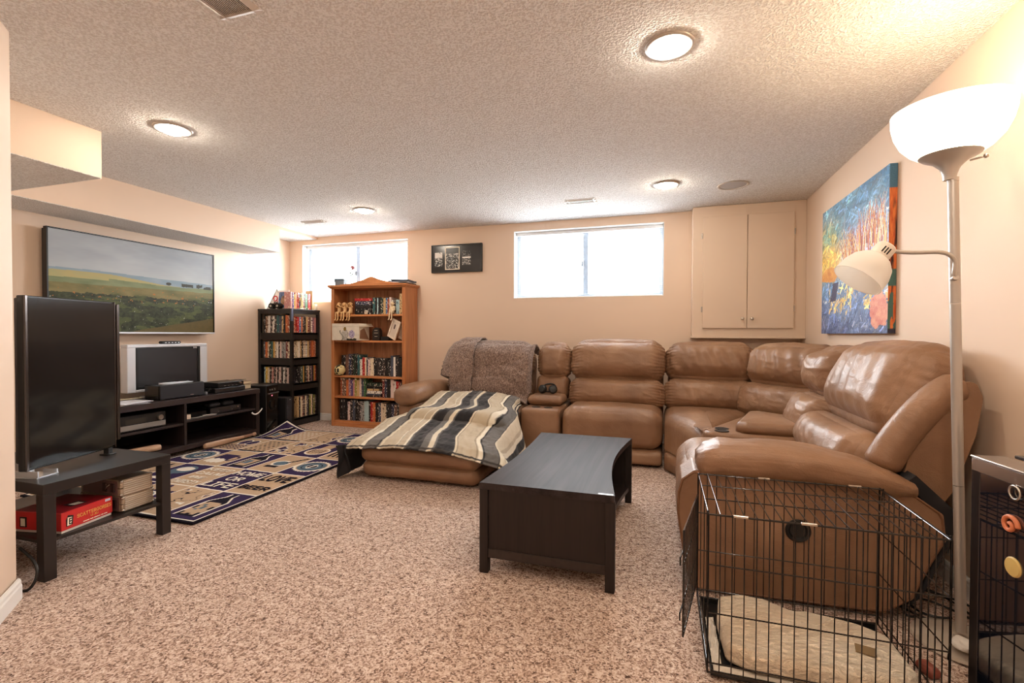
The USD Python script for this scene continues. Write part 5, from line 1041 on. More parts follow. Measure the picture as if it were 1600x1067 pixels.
def frame_lean(x, y, w, h, a, label, inset=True):
    t = thing("leaning_frame", label, "frame", (x, y, z)); F = lambda m: put(put(m, (0, 0, 0), rz=-12, rx=0), (x, y, z + w * math.sin(math.radians(a)) + 0.001), ry=0)
    R = lambda m: F(put(m, (0, 0, 0), ry=a))
    mm = plain("frame_cream", (236, 220, 200), 0.5)
    k = 0.022
    part(t, "frame", [R(box(0, w, -.009, .009, 0, k, .002)), R(box(0, w, -.009, .009, h - k, h, .002)), R(box(0, k, -.009, .009, k, h - k, .002)), R(box(w - k, w, -.009, .009, k, h - k, .002))], mm)
    part(t, "picture", R(box(k, w - k, -.002, .006, k, h - k)), plain("frame_card", (222, 206, 190), 0.5), smooth=False)
    if inset: part(t, "picture_mark", R(box(w * .42, w * .56, -.004, -.002, h * .52, h * .76)), plain("print_grey", (110, 92, 84), 0.6), smooth=False)
frame_lean(-3.185, 5.075, 0.135, 0.235, 24, "cream frame leaning at the right end of the second pine shelf")
frame_lean(-3.075, 5.135, 0.09, 0.16, 20, "small pale frame leaning behind the larger one on the second pine shelf", False)
# ball on the middle shelf
t = thing("novelty_ball", "round cream and black ball on the middle shelf of the pine bookcase", "ball", (-3.812, 5.0, SH[2]))
sp_ = trimesh.creation.icosphere(4, 0.067); vv = sp_.vertices
nn_ = meshkit.fbm(vv * 26 + 5, 3, 9); ang = np.arctan2(vv[:, 2], vv[:, 0]); face_ = -vv[:, 1] / 0.067
c = np.where((nn_ > 0.60)[:, None], C(60, 50, 36), C(222, 204, 150)); c = np.where(((face_ > 0.72) & (np.abs(vv[:, 2]) < .022) & (np.abs(vv[:, 0]) > .008) & (np.abs(vv[:, 0]) < .03))[:, None], C(24, 20, 18), c)
sp_.apply_translation([-3.812, 5.0, SH[2] + 0.0682]); part(t, "ball", sp_, painted("ball_print", 0.4), smooth=True, col=c)
part(t, "ring_stand", lathe([(0.030, 0.001), (0.034, 0.004), (0.030, 0.007), (0.026, 0.004), (0.030, 0.001)], (-3.812, 5.0, SH[2]), 24), M_BLACK)
# on top of the pine bookcase
ZT = 1.7425
t = thing("tin_box", "small grey-blue tin box on the left end of the pine bookcase top", "box", (-3.835, 5.08, ZT))
part(t, "body", hull([(-3.90, 5.03, ZT + .0012), (-3.775, 5.03, ZT + .0012), (-3.90, 5.14, ZT + .0012), (-3.775, 5.14, ZT + .0012), (-3.905, 5.025, ZT + .06), (-3.77, 5.025, ZT + .06), (-3.905, 5.145, ZT + .06), (-3.77, 5.145, ZT + .06)]), plain("tin_blue", (112, 128, 142), 0.4))
part(t, "lid", box(-3.908, -3.767, 5.022, 5.148, ZT + .06, ZT + .085, .003), plain("tin_lid", (88, 104, 118), 0.35))
single("glass_tumbler", "small clear tumbler beside the tin box on the pine bookcase", "glass", lathe([(0.022, 0.0015), (0.028, 0.07), (0.026, 0.07), (0.020, 0.006), (0.001, 0.006), (0.001, 0.0015)], (-3.747, 5.07, ZT), 24), new_mat("clear_glass", {"p": ("principled_bsdf", {"transmission_weight": 1.0, "roughness": 0.0, "base_color": (0.95, 0.97, 0.98)})}), smooth=40)
t = thing("flower_vase", "single pink flower in a slim clear vase on the pine bookcase", "vase", (-3.70, 5.09, ZT))
part(t, "vase", lathe([(0.018, 0.0015), (0.017, 0.03), (0.010, 0.06), (0.009, 0.09), (0.011, 0.095), (0.008, 0.09), (0.009, 0.06), (0.015, 0.03), (0.001, 0.006), (0.001, 0.0015)], (-3.70, 5.09, ZT), 20), LOOKS["clear_glass"], smooth=40)
part(t, "stem", tube(smooth_path([(-3.700, 5.09, ZT + .02), (-3.702, 5.09, ZT + .13), (-3.692, 5.085, ZT + .20), (-3.712, 5.085, ZT + .262), (-3.730, 5.085, ZT + .285)], 20), 0.0022, 6), plain("stem_green", (70, 90, 60), 0.6), smooth=True)
fr = random.Random(5)
def petals(cx_, cy_, cz_, r, n, mat):
    out = []
    for k in range(n):
        a, e_ = fr.uniform(0, 6.28), fr.uniform(-.6, 1.2); d = np.array([math.cos(a) * math.cos(e_), math.sin(a) * math.cos(e_), math.sin(e_)])
        u_, v_ = _frame(d); p = np.array([cx_, cy_, cz_]); out.append(hull([p, p + d * r + u_ * r * .45, p + d * r - u_ * r * .45, p + d * r * 1.3, p + d * r * .8 + v_ * r * .3]))
    return out
part(t, "flower", petals(-3.685, 5.085, ZT + .215, .028, 22, None), plain("petal_pink", (176, 110, 116), 0.7), smooth=False)
part(t, "bud", petals(-3.732, 5.085, ZT + .288, .016, 10, None), plain("petal_dusky", (140, 112, 108), 0.7), smooth=False)
for dx, dz in ((-.02, .155), (.012, .135), (-.012, .12)): part(t, "leaf", hull([(-3.700, 5.09, ZT + dz), (-3.700 + dx, 5.08, ZT + dz + .014), (-3.700 + dx * 1.8, 5.088, ZT + dz + .005), (-3.700 + dx, 5.10, ZT + dz - .004), (-3.700 + dx, 5.09, ZT + dz + .018)]), plain("leaf_green", (74, 100, 78), 0.6), smooth=False)
z = ZT + 0.001
for k, (cc, w, l, h, lab) in enumerate((((36, 38, 44), .25, .22, .014, "black binder at the bottom of the pile on the pine bookcase"), ((214, 216, 222), .24, .21, .010, "white pad in the pile on the pine bookcase top"), ((70, 80, 98), .26, .215, .016, "blue-grey folder second from the top of the pine bookcase pile"), ((30, 32, 38), .22, .20, .010, "dark folder on top of the pile on the pine bookcase"))):
    single("binder", lab, "binder", put(box(-w / 2, w / 2, -l / 2, l / 2, 0, h, .002), (-3.015, 5.135, z), rz=(-6, 4, -10, 8)[k]), plain("binder_%d_%d_%d" % cc, cc, 0.35), "pile of binders on the pine bookcase"); z += h + 0.001

# ------------------------------------------------------------------ black corner bookcase
BX0, BX1, BY0, BY1, BH = -4.832, -4.315, 4.752, 5.25, 1.452
t = thing("black_bookcase", "black open bookcase full of film cases in the far left corner", "bookcase", ((BX0 + BX1) / 2, (BY0 + BY1) / 2, 0)); M_BC = plain("black_painted_wood", (24, 21, 21), 0.4); pw = 0.034
for x in (BX0, BX1 - pw):
    for y in (BY0, BY1 - pw): part(t, "post", box(x, x + pw, y, y + pw, 0, BH - 0.02, 0.0015), M_BC)
part(t, "top_board", box(BX0 - 0.002, BX1 + 0.004, BY0 - 0.004, BY1 + 0.002, BH - 0.022, BH, 0.002), M_BC)
BS = [0.095, 0.529, 0.842, 1.155]
for z in BS:
    part(t, "shelf", box(BX0 + 0.004, BX1 - 0.004, BY0 + 0.006, BY1 - 0.004, z - 0.02, z), M_BC, smooth=False)
    for a in ("y", "x"):
        m = box(BX0 + pw, BX1 - pw, BY0 + 0.004, BY0 + 0.020, z - 0.085, z - 0.0005) if a == "y" else box(BX1 - 0.020, BX1 - 0.004, BY0 + pw, BY1 - pw, z - 0.085, z - 0.0005)
        part(t, "apron", m, M_BC, smooth=False)
for a in ("y", "x"): part(t, "top_rail", box(BX0 + pw, BX1 - pw, BY0 + 0.004, BY0 + 0.018, BH - 0.06, BH - 0.022) if a == "y" else box(BX1 - 0.018, BX1 - 0.004, BY0 + pw, BY1 - pw, BH - 0.06, BH - 0.022), M_BC, smooth=False)
part(t, "back_panel", [box(BX0, BX0 + 0.006, BY0 + pw, BY1 - pw, 0.03, 0.80), box(BX0 + pw, BX1 - pw, BY1 - 0.006, BY1, 0.03, 0.80)], plain("bench_back", (16, 13, 13), 0.7), smooth=False)
part(t, "glossy_edge", box(BX1 - 0.012, BX1 + 0.0045, BY0 - 0.0045, BY0 + 0.02, 1.30, BH - 0.001), plain("blue_grey_label", (96, 104, 128), 0.3), smooth=False, label="bluish highlight painted at the top of the corner post")  # strip coloured as the bluish sheen on the post
FILM = ["black", "dark", "white", "navy", "red", "grey", "brown", "orange", "blue", "cream", "dark red", "teal", "tan", "slate", "pinkish white", "yellow"]
def film_row(seq, total, hgt=0.19, seed=0):
    r = random.Random(seed); ws = [r.uniform(0.8, 1.25) for _ in seq]; s = (total - 0.0012 * len(seq)) / sum(ws)
    return [(c_, w * s, hgt * r.uniform(0.96, 1.02)) for c_, w in zip(seq, ws)]
G1 = "film cases on the black bookcase"
def films(seq, face, z, shelf, seed, h=0.19):
    if face == "y": row(film_row(seq, 0.405, h, seed), BX0 + 0.055, z, "y", BY0 + 0.026, 0.10, f", {shelf} shelf, wall side of the black bookcase", G1, "film_case", "film case", "film case")
    else: row(film_row(seq, 0.335, h, seed), BY0 + 0.128, z, "x", BX1 - 0.026, 0.10, f", {shelf} shelf, room side of the black bookcase", G1, "film_case", "film case", "film case")
films(["black", "brown", "white", "dark", "white", "dark", "teal", "slate", "tan", "black", "orange", "rust"], "y", BS[3], "top", 1, 0.215)
films(["red", "blue", "orange", "dark", "black", "tan", "dark red", "brown", "white", "mauve", "pink"], "x", BS[3], "top", 2, 0.205)
films(["slate", "orange", "cream", "dark green", "teal", "gold", "cream", "white", "dark", "pinkish white", "grey", "grey", "dark red", "cream"], "y", BS[2], "second", 3, 0.205)
films(["cream", "white", "tan", "black", "cream", "cream", "white", "tan", "brown", "rust", "orange", "rust", "orange"], "x", BS[2], "second", 4, 0.215)
films(["pale blue", "yellow", "cream", "black", "pink", "dark", "pinkish white", "dark", "pinkish white", "black", "white", "dark", "pinkish white", "dark"], "y", BS[1], "third", 5, 0.20)
films(["black", "dark", "dark green", "teal", "gold", "black", "dark green", "dark red", "cream", "dark", "mauve", "dark", "gold", "rust"], "x", BS[1], "third", 6, 0.205)
films(["tan", "dark", "cream", "dark red", "dark", "cream", "slate", "dark", "olive", "cream", "dark green", "olive", "dark"], "x", BS[0], "bottom", 7, 0.26)
# on its top
ZB = BH + 0.0012
SG = thing("beer_sign", "white mountain-shaped metal sign with red script on the black bookcase", "sign", (-4.63, 4.80, BH))
def sg(m): return put(m, (-4.64, 4.90, ZB), rx=-9, rz=4)
outl = [(-0.185, 0.004), (-0.107, 0.165), (-0.070, 0.258), (0.0, 0.165), (0.029, 0.205), (0.082, 0.15), (0.14, 0.004)]
part(SG, "plate", sg(prism(outl, "y", 0.0, 0.006)), plain("sign_white", (238, 234, 232), 0.35))
part(SG, "edge", sg(tube([(a, -0.001, b) for a, b in outl], 0.006, 6, closed=True)), plain("sign_edge", (120, 116, 112), 0.35, metal=0.4))
M_SRED = plain("sign_red", (186, 26, 44), 0.4)
def stroke(pts, r): part(SG, "script_letter", sg(tube(smooth_path([(a * 0.85, -0.004, b) for a, b in pts], 40), r, 8)), M_SRED, smooth=True)
stroke([(-0.105, 0.128), (-0.118, 0.150), (-0.098, 0.172), (-0.062, 0.160), (-0.058, 0.125), (-0.085, 0.108), (-0.112, 0.118)], 0.0065)
stroke([(-0.150, 0.075), (-0.148, 0.050), (-0.118, 0.038), (-0.075, 0.052), (-0.045, 0.095), (-0.012, 0.118), (0.010, 0.092), (-0.004, 0.058), (-0.034, 0.062), (-0.040, 0.095)], 0.0085)
stroke([(0.012, 0.10), (0.032, 0.118), (0.052, 0.095), (0.042, 0.06), (0.022, 0.062), (0.02, 0.09)], 0.0065)
t = thing("toy_truck", "small dark toy truck with big black wheels in front of the white sign", "toy truck", (-4.60, 4.775, BH))
for x in (-4.625, -4.525):
    for y in (4.752, 4.792):
        w = part(t, "wheel", cyl((x, y - .012, ZB + .035), (x, y + .012, ZB + .035), .034, 20), plain("rubber", (26, 22, 20), 0.8))
        if y < 4.76: part(w, "hub", cyl((x, y - .0135, ZB + .035), (x, y - .012, ZB + .035), .013, 14), plain("hub_cream", (232, 224, 210), 0.4)); part(w, "hub_cap", cyl((x, y - .015, ZB + .035), (x, y - .0135, ZB + .035), .006, 10), M_BLACK)
part(t, "chassis", box(-4.64, -4.50, 4.768, 4.776, ZB + .03, ZB + .05, .002), M_BLACK); part(t, "cab", box(-4.605, -4.545, 4.763, 4.781, ZB + .05, ZB + .085, .006), plain("toy_brown", (82, 56, 48), 0.4))
t = thing("framed_picture", "small white-framed blue picture standing behind the toy truck", "picture", (-4.495, 4.83, BH))
m, u, v = picture_grid((-4.592, 4.828, ZB + .018), (.135, 0, 0), (0, 0.02, .20), 50, 70); n1 = noise2(u * 6, v * 8, 31)
c = mixc(C(40, 58, 110), C(120, 150, 190), n1 * 1.6 - .4); c = np.where(((np.hypot((u - .5) / .3, (v - .42) / .34) < .6 + .6 * n1))[:, None], mixc(C(190, 150, 110), C(70, 60, 60), n1 * 2 - .5), c)
part(t, "picture", m, painted("print_sheet", 0.35), smooth=False, col=c)
part(t, "frame", put(box(-.082, .082, 0, .012, 0, .232, .003), (-4.525, 4.829, ZB + .0015), rx=-5), plain("frame_white", (238, 226, 226), 0.4))
row([("pink", .030, .205), ("purple", .022, .195), ("yellow", .022, .19), ("orange", .036, .20), ("navy", .026, .20), ("red", .030, .205)], -4.405 - 0.0, ZB - .001, "y", 4.82, 0.12, "on top of the black bookcase near the corner post", "books on top of the black bookcase") if False else None
row([("pink", .030, .205), ("purple", .024, .20), ("yellow", .018, .18), ("orange", .034, .20)], 4.762, ZB - .001, "x", -4.335, 0.10, " of the bright books on the black bookcase top", "books on top of the black bookcase")
row([("red", .030, .205), ("navy", .030, .20), ("gold", .040, .205), ("dark red", .03, .20), ("green", .05, .20), ("red", .05, .20)], 4.875, ZB - .001, "x", -4.335, 0.10, " after the pale trophy figure on the black bookcase top", "books on top of the black bookcase")
book("tall tan book at the window end of the black bookcase top", "book", "tan", "x", (5.125, -4.33), .032, .245, .10, ZB, "books on top of the black bookcase")
single("cream_box", "small cream box at the window end of the black bookcase top", "box", box(-4.40, -4.335, 5.175, 5.235, ZB, ZB + .075, .003), plain("cream_card", (238, 228, 204), 0.5))
t = thing("trophy_figure", "small cream standing trophy figure before the books on the black bookcase", "trophy", (-4.322, 4.95, BH)); ty = 4.925; tx_ = -4.3245
fig = m3.Manifold()
for a, b, ra, rb in (((0, 0, .03), (0, 0, .09), .009, .012), ((0, 0, .09), (0, 0, .125), .014, .016), ((0, 0, .125), (0, 0, .145), .007, .006), ((0, 0, .16), (0, 0, .168), .013, .011), ((0, .016, .13), (0, .03, .09), .006, .006), ((0, -.016, .13), (0, -.03, .10), .006, .006), ((0, .006, .03), (0, .012, .012), .007, .009), ((0, -.006, .03), (0, -.012, .012), .007, .009)):
    fig += m3.Manifold.batch_hull([m3.Manifold.sphere(ra, 12).translate(a), m3.Manifold.sphere(rb, 12).translate(b)])
part(t, "figure", put(_tri(fig), (tx_, ty, ZB + .012)), plain("trophy_cream", (232, 214, 160), 0.4), smooth=50)
part(t, "plinth", box(tx_ - .009, tx_ + .012, ty - .03, ty + .03, ZB, ZB + .014, .002), plain("trophy_base", (236, 226, 196), 0.4))
# ================================================================== pictures on the walls
t = thing("photo_frame", "wide black frame with three black and white photographs on the back wall", "picture frame", (-2.363, 5.28, 1.888))
fx0, fx1, fz0, fz1, fy = -2.692, -2.036, 1.888, 2.222, 5.268
part(t, "mount", box(fx0 + .006, fx1 - .006, fy + .002, YB, fz0 + .006, fz1 - .006), plain("mount_black", (36, 30, 28), 0.22), smooth=False)
part(t, "frame", [box(fx0, fx1, fy - .006, YB - .002, fz0, fz0 + .012, .002), box(fx0, fx1, fy - .006, YB - .002, fz1 - .012, fz1, .002), box(fx0, fx0 + .012, fy - .006, YB - .002, fz0, fz1, .002), box(fx1 - .012, fx1, fy - .006, YB - .002, fz0, fz1, .002)], M_BLACK)
for k, (a, b, c0, d0) in enumerate(((-2.645, -2.545, 1.965, 2.132), (-2.50, -2.330, 1.930, 2.180), (-2.285, -2.175, 1.972, 2.142))):
    if k == 1: part(t, "white_border", box(a - .010, b + .010, fy - .001, fy + .003, c0 - .010, d0 + .010), plain("photo_border", (238, 226, 206), 0.4), smooth=False)
    m, u, v = picture_grid((a, fy - .0015, c0), (b - a, 0, 0), (0, 0, d0 - c0), 60, 90)
    n1, n2 = noise2(u * 5, v * 7, 41 + k), noise2(u * 16, v * 20, 47 + k, 3)
    g = 0.15 + 0.85 * np.clip((n2 - 0.42) * 3.2, 0, 1)
    if k == 1: g = np.where(v > 0.74, 0.10 + 0.12 * v, g)
    if k == 2: g = np.where(np.abs(v - 0.52) < .05, 0.95, g * (0.6 + 0.4 * (v < 0.5)))
    if k == 0: g = np.maximum(g, np.where((v > 0.62) & (n1 > 0.35), 0.85, 0))
    part(t, "photograph", m, painted("photo_print", 0.3), smooth=False, col=np.stack([g * g, g * g * .97, g * g * .92], 1))
# abstract painting
ax0, ay0, ay1, az0, az1 = 1.246, 3.305, 4.515, 1.160, 2.142
t = thing("canvas_painting", "bright blue, yellow and orange abstract canvas hanging on the right wall", "painting", (1.266, 3.91, az0))
part(t, "stretcher", box(ax0 + .003, XR - .002, ay0 + .003, ay1 - .003, az0 + .003, az1 - .003), plain("canvas_back", (52, 52, 66), 0.8), smooth=False)
m, u, v = picture_grid((ax0, ay1, az0), (0, ay0 - ay1, 0), (0, 0, az1 - az0), 260, 230)      # u runs from the far end to the near end
w1, w2 = noise2(u * 4, v * 4, 61), noise2(u * 4, v * 4, 62); uu, vv = u + .10 * (w1 - .5), v + .10 * (w2 - .5)
n1, n2, n3 = noise2(uu * 7, vv * 9, 63), noise2(u * 42, v * 18 + u * 20, 64, 3), noise2(uu * 20, vv * 26, 65, 3)
c = mixc(C(44, 112, 158), C(120, 170, 196), n1 * 1.5 - .3); c = mixc(c, C(52, 84, 140), (n3 - .5) * 2)
tl = np.exp(-((uu - .12) / .2) ** 2 - ((vv - .72) / .16) ** 2); c = mixc(c, mixc(C(96, 164, 160), C(212, 186, 84), n3 * 2 - .5), tl * 1.3)
yl = np.exp(-((uu - .18) / .28) ** 2 - ((vv - .56) / .13) ** 2); c = mixc(c, mixc(C(226, 176, 66), C(240, 206, 120), n3 * 2 - .5), yl * 1.7 - .2)
lav = np.exp(-((uu - .72) / .26) ** 2 - ((vv - .52) / .20) ** 2); c = mixc(c, mixc(C(164, 158, 196), C(206, 200, 220), n3), lav * 1.4)
lo_ = np.clip((0.42 - vv) / .2, 0, 1); c = mixc(c, mixc(C(46, 78, 140), C(126, 156, 196), n3 * 2 - .5), lo_); 
yf = (lo_ > .2) & (n2 > .56) & (vv > .16) & (uu > .15); c = np.where(yf[:, None], mixc(C(222, 180, 84), C(236, 214, 150), n3), c)
wf = (lo_ > .1) & (noise2(u * 34 + v * 20, v * 40, 66, 3) > .70); c = np.where(wf[:, None], C(200, 210, 226), c)
bt = np.clip((0.17 - v) / .15, 0, 1); c = mixc(c, C(38, 48, 98), bt * .8 * (n1 + .2))
# loose brush strokes over the whole field
rs = random.Random(19); GU, GV = u.reshape(260, 230), v.reshape(260, 230); CC = c.reshape(260, 230, 3)
for k in range(2600):
    a, b = rs.random(), rs.random(); i, j = int(a * 259), int(b * 229); L_, w_ = rs.uniform(.012, .05), rs.uniform(.003, .008); th = rs.gauss(0.5 if b > .5 else 1.0, .7)
    i0, i1, j0, j1 = max(0, i - 14), min(260, i + 15), max(0, j - 13), min(230, j + 14); du, dv2 = GU[i0:i1, j0:j1] - a, GV[i0:i1, j0:j1] - b
    on = (np.abs(du * math.cos(th) + dv2 * math.sin(th)) < L_) & (np.abs(-du * math.sin(th) + dv2 * math.cos(th)) < w_)
    CC[i0:i1, j0:j1][on] = np.clip(CC[i, j] * rs.uniform(.62, 1.5) + rs.uniform(-.02, .05), 0, 1)
c = CC.reshape(-1, 3)
# reeds: curved orange and cream strokes rising from the middle
rs = random.Random(8)
for k in range(170):
    bx, bz = (rs.uniform(.40, .66), rs.uniform(.42, .50)) if k < 90 else (rs.uniform(.64, .98), rs.uniform(.52, .60))
    hgt = rs.uniform(.16, .30); lean_ = rs.uniform(-.16, .12) if k < 90 else rs.uniform(-.10, .08)
    s_ = np.clip((v - bz) / hgt, 0, 1); on = (v > bz) & (v < bz + hgt) & (np.abs(u - bx - lean_ * s_ ** 2) < .0052 * (1.25 - s_))
    cc = [C(214, 122, 58), C(188, 88, 50), C(236, 190, 110), C(150, 70, 56), C(240, 220, 180)][k % 5]; c = np.where(on[:, None], cc, c)
dk = (np.abs(v - .49 - .03 * np.sin(u * 14)) < .008) & (u > .58) & (u < .86); c = np.where(dk[:, None], C(52, 44, 66), c)
bo = (np.hypot((uu - .17) / .16, (vv - .46) / .055) < 1); c = np.where(bo[:, None], mixc(C(206, 130, 60), C(236, 178, 96), n3 * 2 - .5), c)
bd = (np.abs(u - .24 - (v - .3) * .35) < .05) & (v > .25) & (v < .39); c = np.where(bd[:, None], mixc(C(40, 42, 74), C(70, 72, 110), n3), c)
co = (np.hypot((uu - .90) / .10, (vv - .14) / .11) < .45 + 1.1 * n3); c = np.where(co[:, None], mixc(C(214, 110, 96), C(236, 170, 140), n3 * 2 - .5), c)
birds = (noise2(u * 55, v * 70, 68, 2) > .80) & (v > .84) & (u > .68); c = np.where(birds[:, None], C(36, 52, 86), c)
part(t, "canvas_face", m, painted("oil_paint", 0.42, 0.45, bump=(130, 0.0035)), smooth=False, col=c)
m, u, v = picture_grid((ax0, ay0, az0), (XR - .002 - ax0, 0, 0), (0, 0, az1 - az0), 18, 160)
n1, n3 = noise2(u * 2 + 4, v * 7, 71), noise2(u * 6, v * 24, 72, 3)
c = mixc(C(196, 80, 36), C(236, 140, 70), n3 * 2 - .5); c = mixc(c, C(60, 30, 30), (n1 - .52) * 7); c = np.where((v > .86)[:, None], C(70, 116, 146), c); c = np.where(((v < .24) & (n1 > .5) | (np.abs(v - .33) < .05))[:, None], C(70, 110, 104), c); c = np.where((v < .03)[:, None], C(40, 40, 60), c)
part(t, "canvas_side", m, LOOKS["oil_paint"], smooth=False, col=c)

# ================================================================== floor lamp
LB = np.array([1.066, 2.176, 0.0]); LT = np.array([1.016, 2.176, 1.725])
t = thing("floor_lamp", "silver floor lamp with a lit white bowl and a reading arm by the right wall", "lamp", LB)
M_LM = plain("lamp_silver_paint", (190, 184, 178), 0.35, metal=0.55)
M_BOWL = new_mat("lit_white_bowl", {"e": ("emission", {"color": (1.0, 0.80, 0.58), "strength": W_LAMP * 0.4}), "p": ("principled_bsdf", {"base_color": (0.85, 0.84, 0.82), "roughness": 0.35}), "m": ("mix_closure", {"fac": 0.3})}, [("e.emission", "m.closure1"), ("p.BSDF", "m.closure2")], surface="m.closure")
part(t, "base", lathe([(0.001, 0.002), (0.145, 0.002), (0.150, 0.008), (0.146, 0.016), (0.11, 0.022), (0.05, 0.026), (0.024, 0.029), (0.020, 0.034), (0.001, 0.034)], LB, 48), plain("lamp_base_beige", (200, 188, 174), 0.4, metal=0.2))
P_ = lambda s: LB + (LT - LB) * s
for a, b in ((0.03, 0.345), (0.345, 0.735), (0.735, 1.0)):
    part(t, "pole", cyl(P_(a), P_(b - 0.0012), 0.0165, 24), M_LM)
part(t, "collar", cyl(P_(0.995), P_(1.003), 0.0175, 24), M_LM)
LC = np.array([1.006, 2.176, 1.722])
part(t, "socket_cup", lathe([(0.001, 0.0), (0.019, 0.0), (0.021, 0.02), (0.030, 0.045), (0.052, 0.068), (0.080, 0.082), (0.092, 0.092), (0.080, 0.090), (0.001, 0.080)], LC, 40), M_LM, smooth=40)
bw_ = [(0.089, 0.090), (0.120, 0.112), (0.148, 0.145), (0.166, 0.185), (0.175, 0.225), (0.177, 0.262), (0.172, 0.262), (0.170, 0.225), (0.161, 0.187), (0.143, 0.149), (0.116, 0.117), (0.087, 0.096), (0.089, 0.090)]
part(t, "bowl_shade", lathe(bw_, LC, 56), M_BOWL, smooth=50)
part(t, "bulb", put(trimesh.creation.icosphere(3, 0.035), LC + [0, 0, 0.16]), new_mat("hot_bulb", {"e": ("emission", {"color": (1.0, 0.74, 0.46), "strength": W_LAMP * 20}) }, surface="e.emission"), smooth=True)
part(t, "bulb_neck", cyl(LC + [0, 0, 0.08], LC + [0, 0, 0.13], 0.017, 16), M_WHITE)
part(t, "switch_key", [put(cyl((0.045, 0, 0.058), (0.085, -0.012, 0.066), 0.0035, 8), LC + [0.0, -0.03, 0]), put(trimesh.creation.icosphere(2, 0.008), LC + [0.085, -0.042, 0.066])], M_CHROME, smooth=40)
ap = smooth_path([(1.019, 2.158, 1.365), (1.014, 2.150, 1.39), (1.012, 2.146, 1.42), (0.985, 2.140, 1.447), (0.93, 2.14, 1.455), (0.86, 2.14, 1.458), (0.815, 2.14, 1.466)], 50)
part(t, "reading_arm", tube(ap, 0.0075, 10), M_LM, smooth=True)
part(t, "arm_clip", cyl((1.020, 2.176, 1.355), (1.018, 2.150, 1.362), 0.010, 12), M_LM)
HD = np.array([-0.62, -0.12, -0.775]); HD /= np.linalg.norm(HD); H0 = np.array([0.803, 2.14, 1.485])
def along(prof, n=36): return loft([_ring(H0 + HD * s, HD, r, n) for r, s in prof])
hd = part(t, "lamp_head", along([(0.001, 0.0), (0.030, 0.001), (0.034, 0.006), (0.035, 0.055), (0.033, 0.062), (0.001, 0.063)]), plain("head_cream", (226, 216, 204), 0.4))
hu, hv = _frame(HD)
for k in (-1, 0, 1):
    q = H0 + HD * 0.028 - np.array([0, 1, 0]) * 0.0345 + np.cross(HD, [0, 1, 0]) * 0.010 * k
    part(hd, "vent_slot", cyl(q - HD * 0.012, q + HD * 0.012, 0.0022, 6), M_DARK)
part(t, "reading_shade", along([(0.034, 0.052), (0.052, 0.062), (0.072, 0.085), (0.084, 0.12), (0.088, 0.165), (0.085, 0.165), (0.081, 0.12), (0.069, 0.087), (0.049, 0.066), (0.034, 0.056), (0.034, 0.052)]), new_mat("white_shade_glass", {"p": ("principled_bsdf", {"base_color": tuple(C(252, 250, 246)), "roughness": 0.35}), "t": ("translucent_bsdf", {"color": tuple(C(252, 249, 244))}), "m": ("mix_closure", {"fac": 0.5})}, [("p.BSDF", "m.closure1"), ("t.BSDF", "m.closure2")], surface="m.closure"), smooth=50)
part(t, "shade_knob", put(trimesh.creation.icosphere(2, 0.008), H0 - HD * 0.006), M_BLACK, smooth=True)
cpts = [[(1.06, 2.30, .012), (0.95, 2.42, .012), (0.98, 2.62, .012), (1.12, 2.60, .012), (1.20, 2.44, .012), (1.22, 2.25, .012)],
        [(1.01, 2.33, .014), (0.95, 2.30, .014), (1.02, 2.44, .022), (1.16, 2.38, .014), (1.24, 2.20, .012)], [(1.10, 2.31, .02), (1.0, 2.36, .012), (1.06, 2.52, .02), (1.22, 2.46, .012), (1.24, 2.30, .012)]]
for k, c_ in enumerate(cpts):
    single("floor_cable", ["black cable looping widest on the carpet behind the lamp base", "black cable nearest the lamp base on the carpet", "black cable between the other two behind the lamp base"][k], "cable", tube(smooth_path(c_, 60) + [0, 0, 0.006 * k], 0.0045, 6), M_BLACK, "cables on the carpet behind the lamp", smooth=True)
# ================================================================== dog crate and its bed
GX0, GX1, GY0, GY1, GH = 0.150, 0.805, 1.697, 2.180, 0.555
t = thing("dog_crate", "black wire dog crate in front of the near sofa arm", "dog crate", ((GX0 + GX1) / 2, (GY0 + GY1) / 2, 0))
M_WIRE = plain("black_wire", (34, 32, 32), 0.22, metal=0.5, coat=0.5); rw = 0.0019; rf = 0.0030
def bar(p, q, r=rw): return cyl(p, q, r, 6)
def panel(axis, pos, a0, a1, z0, z1, step, rails):
    P = (lambda a, z: (a, pos, z)) if axis == "y" else (lambda a, z: (pos, a, z))
    out = [bar(P(a0, z), P(a1, z), rf if z in (z0, z1) else 0.0022) for z in [z0, z1] + rails] + [bar(P(a, z0), P(a, z1), rf) for a in (a0, a1)]
    n = int(round((a1 - a0) / step)); out += [bar(P(a0 + (a1 - a0) * i / n, z0), P(a0 + (a1 - a0) * i / n, z1)) for i in range(1, n)]
    return out
part(t, "front_panel", panel("y", GY0, GX0, GX1, 0.028, GH, 0.0365, [0.06, 0.227, 0.388]), M_WIRE, smooth=60, kind="stuff")
part(t, "back_panel", panel("y", GY1, GX0, GX1, 0.028, GH, 0.0365, [0.06, 0.227, 0.388]), M_WIRE, smooth=60, kind="stuff")
part(t, "end_panel", panel("x", GX1, GY0, GY1, 0.028, GH, 0.040, [0.06, 0.227, 0.388]), M_WIRE, smooth=60, kind="stuff")
part(t, "end_panel", panel("x", GX0, GY0, GY1, 0.028, GH, 0.16, [0.06]), M_WIRE, smooth=60, kind="stuff")
top = [bar((GX0, y, GH), (GX1, y, GH), 0.0022) for y in (GY0 + 0.002, GY1 - 0.002, GY0 + .16, GY0 + .32)]; n = 18
top += [bar((GX0 + (GX1 - GX0) * i / n, GY0, GH + 0.003), (GX0 + (GX1 - GX0) * i / n, GY1, GH + 0.003), 0.0022) for i in range(n + 1)]
part(t, "top_panel", top, M_WIRE, smooth=60, kind="stuff")
